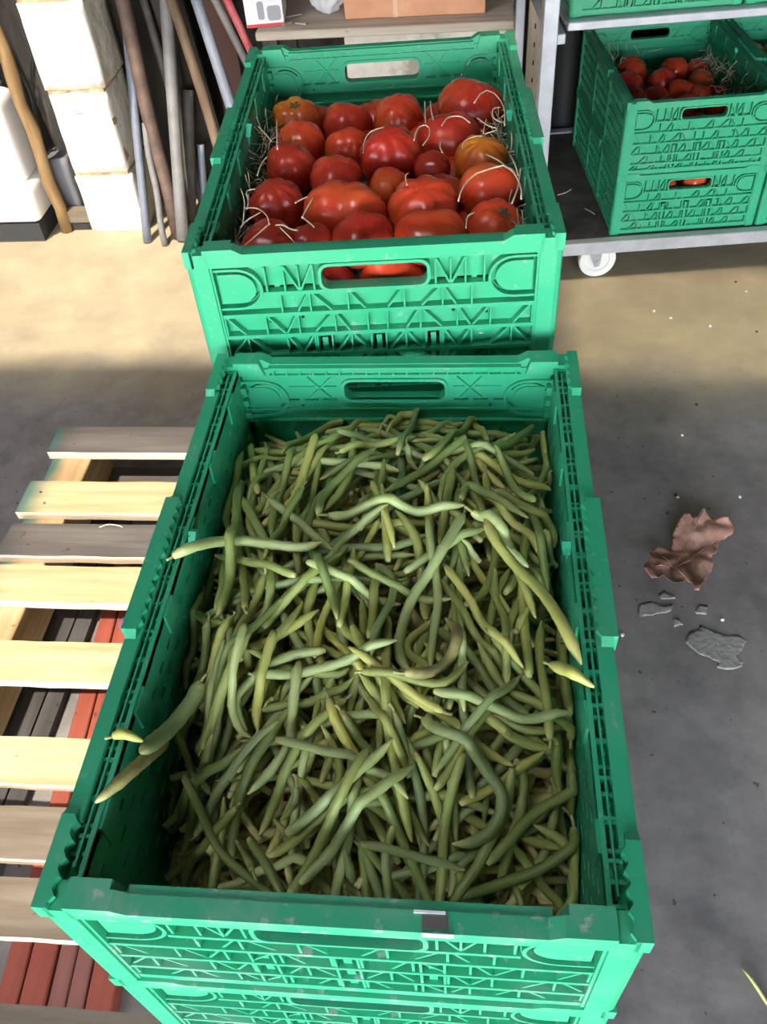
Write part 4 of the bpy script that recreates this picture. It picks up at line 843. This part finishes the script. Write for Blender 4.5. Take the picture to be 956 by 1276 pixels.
tag(link('wood_wool', mesh_of(bm, 'woolC', STRAW)), 'pale wood wool around the tomatoes of the left trolley crate', 'straw', kind='stuff')
bm = bmesh.new(); strands(bm, 60, lambda: cl(rng.uniform(0.44, 0.7), rng.uniform(0.2, 0.55), ZC - 0.085 + rng.uniform(-0.04, 0.03)), 0.0008, 0.045, 0.6)
tag(link('wood_wool', mesh_of(bm, 'woolD', STRAW)), 'pale wood wool in the trolley crate at the right edge', 'straw', kind='stuff')
for c, lbl in (('695,243 705,240 712,236', 'left'), ('729,260 737,264 741,267', 'right')):
    pts = [atz(*map(float, a.split(',')), DZ + 0.0006) for a in c.split()]; bm = bmesh.new(); tube(bm, resample(pts, 6), 0.0012, 5)
    tag(link('straw_strand', mesh_of(bm, 'st', STRAW)), 'short pale strand on the dark trolley shelf, the ' + lbl + ' one of two', 'straw')

# ------------------------------------------------------------------ back of the shed: column, poles, shelf
def rough_block(x0, x1, y0, y1, z0, z1, m, seed, amp=0.006):
    bm = bmesh.new(); box(bm, x0, x1, y0, y1, z0, z1); bmesh.ops.subdivide_edges(bm, edges=list(bm.edges), cuts=7, use_grid_fill=True)
    for v_ in bm.verts:
        n_ = noise.noise_vector(v_.co * 14 + Vector((seed * 5, 0, 0))); v_.co += n_ * amp
    return mesh_of(bm, 'stone_block', m, True)
col = thing('stone_pier', 'whitewashed stone pier standing against the back of the shed', 'pillar')
zb = [0, 0.20, 0.455, 0.70, 0.98, 1.25, 1.52, 1.8, 2.1, 2.49]
for i in range(9): link('stone_block', rough_block(-1.188 + 0.005 * (i % 2), -1.002 - 0.006 * (i % 2), 2.402, 2.60, zb[i] + (0.007 if i else 0.001), zb[i + 1] - 0.006, STONE, i, 0.0035), col)
link('mortar', mesh_of(bx(-1.183, -1.009, 2.4045, 2.59, 0.0, 2.48), 'mortar', MORTAR), col)
def pole(P, Q, r, m, name, label, cat='pole', sides=10):
    P, Q = Vector(P), Vector(Q); bm = bmesh.new(); pts = []
    for k in range(9):
        p = P.lerp(Q, k / 8); pts.append(p + Vector((math.sin(k * 1.3 + r * 900), 0, 0)) * (0.003 if 'wood' in label or 'rusty' in label else 0.0))
    tube(bm, [p - P for p in pts], r, sides); return tag(link(name, mesh_of(bm, name, m), None, P), label, cat)
def plank(b0, b1, t0, t1, th, m, name, label, cat='board'):
    """board from its two foot points to its two top points"""
    b0, b1, t0, t1 = map(Vector, (b0, b1, t0, t1)); n_ = (b1 - b0).cross(t0 - b0).normalized() * th; bm = bmesh.new()
    if n_.y < 0: n_ = -n_
    A = [bm.verts.new(p - b0) for p in (b0, b1, t1, t0)]; B = [bm.verts.new(p + n_ - b0) for p in (b0, b1, t1, t0)]
    bm.faces.new(A); bm.faces.new(B[::-1])
    for i in range(4): bm.faces.new((A[i], A[(i + 1) % 4], B[(i + 1) % 4], B[i]))
    return tag(link(name, mesh_of(bm, name, m), None, b0), label, cat)
def ext(X0, Y0, y0, X1, Y1, y1, k=1.5):
    a = aty(X0, Y0, y0); b = aty(X1, Y1, y1); return a, a + (b - a) * k
def foot(X0, Y0, X1, Y1, y1, k=1.5):
    a = atz(X0, Y0, 0.0); b = aty(X1, Y1, y1); return a, a + (b - a) * k
a, b = foot(184, 302, 166, 120, 2.50); pole(a, b, 0.014, BLUEPIPE, 'steel_pipe', 'thin blue grey pipe leaning right beside the stone pier', 'pipe')
a, b = foot(206, 306, 186, 190, 2.42, 1.3); pole(a, b, 0.0105, PIPE, 'thin_stick', 'thin pale stick standing between the rusty pole and the blue grey pipe', 'stick')
a, b = foot(222, 296, 152, 0, 2.56); pole(a, b, 0.022, RUST, 'rusty_pole', 'thick rusty brown pole leaning left over the other poles')
a, b = foot(228, 300, 208, 20, 2.62); pole(a, b, 0.020, PIPE, 'steel_pipe', 'grey pipe with a bright lower end standing in the middle of the poles', 'pipe')
a, b = ext(240, 285, 2.46, 234, 112, 2.6, 1.0); pole((a.x, a.y, 0), b, 0.019, DULLPIPE, 'short_post', 'short dull grey post with a flat top between the pipes', 'post')
a, b = ext(246, 270, 2.5, 215, 0, 2.72); a2 = a + (a - b) * 0.18; pole((a2.x, a2.y, max(0, a2.z)), b, 0.012, DULLPIPE, 'thin_pipe', 'thin dull pipe behind the middle grey pipe', 'pipe')
a, b = ext(285, 225, 2.5, 215, 0, 2.60); pole(a + (a - b) * 0.28, b, 0.017, TANPOLE, 'wooden_pole', 'tan wood pole leaning across behind the grey pipes')
a, b = ext(300, 170, 2.36, 245, 0, 2.50); pole(a + (a - b) * 0.75, b, 0.017, BLUEPIPE, 'steel_pipe', 'thick blue grey pipe leaning by the corner of the tomato crate', 'pipe')
a, b = ext(306, 75, 2.36, 268, 0, 2.42); pole(a + (a - b) * 1.5, b, 0.011, PIPE, 'steel_pipe', 'slim grey pipe just left of the red pipe', 'pipe')
a, b = ext(312, 62, 2.34, 283, 0, 2.38); pole(a + (a - b) * 1.6, b, 0.011, REDPIPE, 'steel_pipe', 'red painted pipe beside the white carton', 'pipe')
a, b = ext(264, 300, 2.52, 178, 0, 2.66); pole((a.x, a.y, max(a.z, 0.0)), b, 0.013, DULLPIPE, 'thin_pipe', 'dark thin pipe leaning left at the back of the poles', 'pipe')
a, b = ext(250, 180, 2.56, 262, 290, 2.5, 1.1); pole(a, (b.x, b.y, 0), 0.012, BLUEPIPE, 'thin_pipe', 'short blue pipe low behind the crate corner', 'pipe')
# boards behind
def wallboard(X0, X1, y, m, lbl, w_=0.02, tilt=0.0, zt=1.6):
    a = aty(X0, 150, y); b = aty(X1, 150, y)
    return plank((a.x, y - 0.04, 0), (b.x, y - 0.04, 0), (a.x + tilt, y + 0.04, zt), (b.x + tilt, y + 0.04, zt), w_, m, 'leaning_board', lbl)
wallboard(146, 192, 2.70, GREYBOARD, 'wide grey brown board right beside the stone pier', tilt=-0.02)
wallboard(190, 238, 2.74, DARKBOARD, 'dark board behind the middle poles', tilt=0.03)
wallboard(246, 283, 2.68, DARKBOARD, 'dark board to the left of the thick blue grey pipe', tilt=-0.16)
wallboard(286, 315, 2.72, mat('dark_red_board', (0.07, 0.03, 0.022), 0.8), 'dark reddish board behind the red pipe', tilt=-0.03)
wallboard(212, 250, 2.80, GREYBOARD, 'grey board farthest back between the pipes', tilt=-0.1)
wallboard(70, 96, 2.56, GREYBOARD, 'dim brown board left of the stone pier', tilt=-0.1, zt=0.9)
# left corner
a, b = foot(84, 288, 3, 60, 2.46, 1.45)
bm = bmesh.new(); d = b - a; pts = [a + d * (k / 10) + Vector((0.006 * math.sin(k * 2.1), 0, 0)) for k in range(11)]
tube(bm, [p - a for p in pts], [0.021 + 0.002 * math.sin(k * 3.3) for k in range(11)], 6); tag(link('wooden_stake', mesh_of(bm, 'stake', STAKEW), None, a), 'ochre wooden stake leaning over the white canister', 'stake')
# white canister
cn = thing('white_canister', 'white plastic canister with a wide foot at the left edge', 'canister', (-1.36, 2.42, 0))
def rbox(x0, x1, y0, y1, z0, z1, m, bev, seg=4):
    bm = bx(x0, x1, y0, y1, z0, z1); bmesh.ops.bevel(bm, geom=list(bm.edges), offset=bev, segments=seg, affect='EDGES', profile=0.5)
    return mesh_of(bm, 'rb', m, True)
link('foot_shell', rbox(-0.22, 0.032, -0.075, 0.13, 0.062, 0.185, JUG, 0.028), cn)
link('body_shell', rbox(-0.20, 0.012, -0.035, 0.12, 0.170, 0.44, JUG, 0.035), cn)
link('neck', rbox(-0.13, -0.05, 0.0, 0.08, 0.43, 0.49, JUG, 0.02), cn)
link('base_plate', mesh_of(bx(-0.23, 0.02, -0.07, 0.13, 0.0, 0.062), 'bp', mat('dark_base', (0.03, 0.03, 0.03), 0.7)), cn)
GREYB = mat('dull_grey_block', (0.12, 0.12, 0.13), 0.8)
tag(link('concrete_block', rough_block(0, 0.085, 0, 0.12, 0, 0.22, GREYB, 4, 0.004), None, (-1.318, 2.47, 0.002)), 'dull grey block between the canister and the stake', 'block')
a = atz(88, 284, 0); b = atz(116, 280, 0)
link_ = tag(link('wood_offcut', mesh_of(bx(0, 0.075, 0, 0.04, 0.03, 0.068), 'off', TANPINE), None, (a.x + 0.012, 2.415, 0)), 'small wood offcut wedged between stake and pier', 'wood')
tag(link('dark_brick', mesh_of(bx(0, 0.07, 0, 0.05, 0.0, 0.029), 'dbk', DARKBOARD), None, (a.x + 0.014, 2.42, 0.0)), 'dark block under the small wood offcut', 'block')
# cables
for i, c in enumerate(['0,75 14,90 28,130 40,170 52,200', '0,62 20,80 38,120 46,165', '0,120 10,140 22,155 30,165 22,176 0,172', '0,134 14,150 26,172', '48,40 40,90 46,150 62,200 95,222', '0,100 8,128 16,150']):
    pts = [aty(float(q.split(',')[0]), float(q.split(',')[1]), 2.49 + 0.012 * i) for q in c.split()]
    bm = bmesh.new(); tube(bm, resample(pts, 20), 0.0055, 6)
    tag(link('black_cable', mesh_of(bm, 'cable', RUBBER)), 'black cable hanging behind the stake and canister', 'cable', 'black cables at the left edge')
# shelf bench
sh = thing('storage_bench', 'wooden bench top on a pale stained chest behind the tomato crate', 'bench')
ZS = 0.625
link('bench_top', mesh_of(bx(-0.50, 0.195, 2.30, 2.66, ZS - 0.022, ZS), 'bt', BOXWOOD, bev=0.003), sh)
link('chest_panel', mesh_of(bx(-0.262, 0.195, 2.325, 2.64, 0.002, ZS - 0.023), 'cp', PALEPANEL), sh)
link('bench_leg', mesh_of(bx(-0.49, -0.45, 2.33, 2.37, 0, ZS - 0.023), 'bl', GREYBOARD), sh); link('bench_leg', mesh_of(bx(-0.49, -0.45, 2.61, 2.65, 0, ZS - 0.023), 'bl2', GREYBOARD), sh)
c0 = atz(306, 36, ZS + 0.001); c1 = atz(349, 38, ZS + 0.001)
ct = thing('white_carton', 'white printed carton with a red lower edge on the bench by the red pipe', 'box', (c0.x + 0.004, c0.y + 0.005, ZS + 0.0005), 0.12)
WB = (c1 - c0).length
link('box_shell', mesh_of(bx(0, WB, 0, 0.16, 0, 0.17), 'bs', CARTON, bev=0.001), ct); link('red_band', mesh_of(bx(0.001, WB - 0.001, -0.0006, 0.0, 0.0, 0.008), 'rbnd', CARTRED), ct)
pb = bmesh.new(); plate(pb, rrect(0.034, 0.052, 0.018, 0.062, 0.006), [], -0.001, 0.0); plate(pb, rrect(0.060, WB - 0.006, 0.014, 0.050, 0.008), [], -0.001, 0.0); plate(pb, rect(0.05, 0.075, 0.075, 0.09), [], -0.001, 0.0)
link('printed_picture', mesh_of(pb, 'pp', CARTGREY), ct)
# bag
bm = bmesh.new(); bmesh.ops.create_icosphere(bm, subdivisions=4, radius=1.0)
for v_ in bm.verts:
    n_ = noise.noise(v_.co * 2.2) * 0.28 + noise.noise(v_.co * 6) * 0.12; v_.co = v_.co * (1 + n_); v_.co = Vector((v_.co.x * 0.050, v_.co.y * 0.05, max(-0.046, v_.co.z * 0.055)))
p = atz(409, 20, ZS); tag(link('plastic_bag', mesh_of(bm, 'bag', BAG, True), None, (p.x, p.y + 0.05, ZS + 0.047)), 'crumpled clear plastic bag on the bench between the cartons', 'bag')
# cardboard box
p = atz(430, 25, ZS); q = atz(605, 17, ZS)
cb = thing('cardboard_box', 'orange brown cardboard box at the right of the bench', 'box', (p.x, p.y, ZS + 0.0005), math.atan2(q.y - p.y, q.x - p.x)); W2 = (q - p).length
link('box_shell', mesh_of(bx(0, W2, 0, 0.24, 0, 0.16), 'cbx', TERRA, bev=0.002), cb); link('tape_strip', mesh_of(bx(W2 * 0.35, W2 * 0.35 + 0.012, -0.0006, 0.0, 0.0, 0.16), 'tp', TAPE), cb)
for i, (X, Y, w_, h_, a_, lb_) in enumerate([(364, 20, .05, .02, .5, 'pale scrap of wood on the bench next to the white carton'), (376, 30, .035, .012, -.4, 'small paper scrap on the bench in front of the plastic bag'), (356, 30, .03, .02, .9, 'small pale scrap at the front of the bench by the carton')]):
    p = atz(X, Y, ZS); tag(link('scrap', mesh_of(bx(-w_ / 2, w_ / 2, -h_ / 2, h_ / 2, 0, 0.004), 'scrap', BOXWOOD), None, (p.x, p.y, ZS + 0.0005), (0, 0, a_)), lb_, 'scrap')
# slotted upright
sx0 = aty(657, 60, 2.84).x; sx1 = aty(681, 60, 2.84).x
bm = bmesh.new(); hl = []
for k in range(26):
    z = 0.10 + k * 0.055
    for u in (0.36, 0.64): hl.append(rect(sx0 + (sx1 - sx0) * u - 0.0022, sx0 + (sx1 - sx0) * u + 0.0022, z, z + 0.016))
plate(bm, rect(sx0, sx1, 0.0, 1.7), hl, 2.84, 2.843); box(bm, sx0, sx0 + 0.003, 2.843, 2.88, 0, 1.7)
tag(link('slotted_upright', mesh_of(bm, 'su', wood('tan_upright', (0.42, 0.33, 0.24), (0.33, 0.25, 0.17), (0.5, 0.4, 0.3), axis=2))), 'tan slotted upright between the bench and the trolley post', 'post')
p = aty(645, 60, 2.33); tag(link('steel_post', mesh_of(bx(-0.012, 0.012, 0, 0.03, 0, 1.7), 'sp', GALV, bev=0.002), None, (p.x, 2.262, 0)), 'narrow galvanised post at the right end of the bench', 'post')
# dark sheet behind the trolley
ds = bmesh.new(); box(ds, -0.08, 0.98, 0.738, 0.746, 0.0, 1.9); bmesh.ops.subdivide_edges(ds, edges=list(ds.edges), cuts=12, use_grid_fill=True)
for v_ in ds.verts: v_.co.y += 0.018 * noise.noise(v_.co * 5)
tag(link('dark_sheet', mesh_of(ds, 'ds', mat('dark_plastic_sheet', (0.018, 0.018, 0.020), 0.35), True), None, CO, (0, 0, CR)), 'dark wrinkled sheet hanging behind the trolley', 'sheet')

# ------------------------------------------------------------------ floor bits
def patch_mesh(outline, z_fun, th, m, step):
    xs = [p.x for p in outline]; ys = [p.y for p in outline]; vs2 = [Vector((p.x, p.y)) for p in outline]; n = len(vs2)
    y = min(ys)
    while y < max(ys):
        x = min(xs)
        while x < max(xs):
            vs2.append(Vector((x + rng.uniform(-.3, .3) * step, y + rng.uniform(-.3, .3) * step))); x += step
        y += step
    V, E_, F_, *_r = delaunay_2d_cdt(vs2, [], [list(range(n))], 1, 1e-6)
    bm = bmesh.new(); A = [bm.verts.new((v_.x, v_.y, z_fun(v_.x, v_.y) + th)) for v_ in V]; B = [bm.verts.new((v_.x, v_.y, z_fun(v_.x, v_.y))) for v_ in V]
    cnt = {}
    for f in F_:
        bm.faces.new([A[i] for i in f]); bm.faces.new([B[i] for i in reversed(f)])
        for i in range(len(f)): e = (f[i], f[(i + 1) % len(f)]); cnt[e] = 1
    for (a, b) in cnt:
        if (b, a) not in cnt: bm.faces.new((A[b], A[a], B[a], B[b]))
    return mesh_of(bm, 'patch', m, True)
lo = [(710,125),(718,140),(730,155),(748,162),(765,165),(785,168),(800,170),(812,180),(822,190),(820,205),(820,215),(803,222),(790,230),(772,236),(770,250),(765,275),(745,285),(755,310),(745,345),(735,352),(720,385),(705,405),(690,440),(672,438),(668,405),(660,390),(640,385),(620,398),(600,405),(585,400),(575,395),(562,380),(550,385),(530,390),(515,400),(495,385),(480,365),(490,335),(505,322),(510,295),(510,280),(520,270),(545,255),(570,255),(597,264),(600,240),(597,210),(600,200),(610,180),(625,150),(635,142),(650,140),(668,150),(690,150),(700,135)]
LO = [atz(640 + a / 3.025, 600 + b / 3.025, 0.008) for a, b in lo]; LO = [q for i in range(len(LO)) for q in (LO[i], LO[i].lerp(LO[(i + 1) % len(LO)], 0.5) + Vector((rng.uniform(-1, 1), rng.uniform(-1, 1), 0)) * 0.0022)]; cx = sum(p.x for p in LO) / len(LO); cy = sum(p.y for p in LO) / len(LO)
lz = lambda x, y: 0.004 + 1.8 * ((x - cx) ** 2 + (y - cy) ** 2) + 0.016 * abs(noise.noise(Vector((x * 26, y * 26, 1)))) + 0.006 * abs(noise.noise(Vector((x * 60, y * 60, 4))))
lf = thing('dry_leaf', 'large curled brown dry leaf lying on the concrete floor', 'leaf', (cx, cy, 0))
me = patch_mesh(LO, lz, 0.0008, LEAF, 0.006); me.transform(Matrix.Translation((-cx, -cy, 0))); link('leaf_blade', me, lf)
vn = bmesh.new(); st = Vector(atz(640 + 600 / 3.025, 600 + 345 / 3.025, 0)); 
for tx, ty in ((712, 130), (818, 195), (690, 430), (500, 350), (520, 275), (760, 250)):
    e = atz(640 + tx / 3.025, 600 + ty / 3.025, 0); pts = []
    for k in range(8): q = st.lerp(e, k / 7 * 0.92); pts.append(Vector((q.x - cx, q.y - cy, lz(q.x, q.y) + 0.0012)))
    tube(vn, pts, [0.0016 - 0.00015 * k for k in range(8)], 5)
link('leaf_vein', mesh_of(vn, 'vein', LEAFV), lf)
# cement crusts
cr = [([(650,600),(660,575),(700,560),(705,545),(740,560),(790,580),(850,580),(880,600),(860,640),(840,655),(865,680),(862,700),(800,712),(765,700),(775,680),(740,665),(700,650),(655,615)], 'large flat crust of cement on the floor below the leaf'),
      ([(475,470),(520,455),(560,470),(600,465),(595,490),(545,500),(480,510),(468,492)], 'small cement crust just left under the leaf'),
      ([(545,430),(570,418),(605,430),(612,440),(560,446)], 'thin cement fleck touching the dry leaf'), ([(683,480),(705,465),(735,470),(725,500),(690,500)], 'rough cement dab between leaf and large crust'), ([(600,520),(625,515),(640,540),(605,548)], 'tiny cement dab left of the large crust')]
for pts, lbl in cr:
    O = [atz(640 + a / 3.025, 600 + b / 3.025, 0) for a, b in pts]; O2 = []
    for i in range(len(O)):
        a, b = O[i], O[(i + 1) % len(O)]
        for k in range(3): q = a.lerp(b, k / 3); O2.append(q + Vector((rng.uniform(-1, 1), rng.uniform(-1, 1), 0)) * 0.0015)
    me = patch_mesh(O2, lambda x, y: 0.0008 * noise.noise(Vector((x * 90, y * 90, 0))) - 0.0008, 0.0016, CEMENT, 0.006); tag(link('cement_crust', me, None, (0, 0, 0.0006)), lbl, 'crust')
p = [atz(925, 1207, 0.004), atz(938, 1222, 0.007), atz(957, 1252, 0.004), atz(962, 1262, 0.004)]
bm = bmesh.new(); tube(bm, resample(p, 8), [0.001, 0.002, 0.0028, 0.003, 0.003, 0.0028, 0.002, 0.001], 6); tag(link('bean_scrap', mesh_of(bm, 'bs', BEAN[2])), 'thin green bean end on the floor at the lower right corner', 'bean')
specks = [(850, 543, 'pale'), (922, 620, 'pale'), (845, 620, 'pale'), (930, 364, 'pale'), (836, 397, 'pale'), (815, 388, 'pale'), (885, 407, 'pale'), (917, 352, 'dark'), (842, 618, 'dark'), (900, 773, 'pale'), (776, 792, 'pale'), (943, 414, 'dark'), (868, 505, 'dark'), (832, 640, 'dark')]
for i, (X, Y, k) in enumerate(specks):
    p = atz(X, Y, 0); bm = bmesh.new(); bmesh.ops.create_icosphere(bm, subdivisions=1, radius=0.0042)
    for v_ in bm.verts: v_.co += noise.noise_vector(v_.co * 300 + Vector((i, 0, 0))) * 0.0015; v_.co.z *= 0.5
    tag(link('floor_crumb', mesh_of(bm, 'crumb', CARTON if k == 'pale' else DARKBOARD), None, (p.x, p.y, 0.002)), k + ' crumb on the concrete floor right of the crates', 'crumb', k + ' crumbs on the floor')
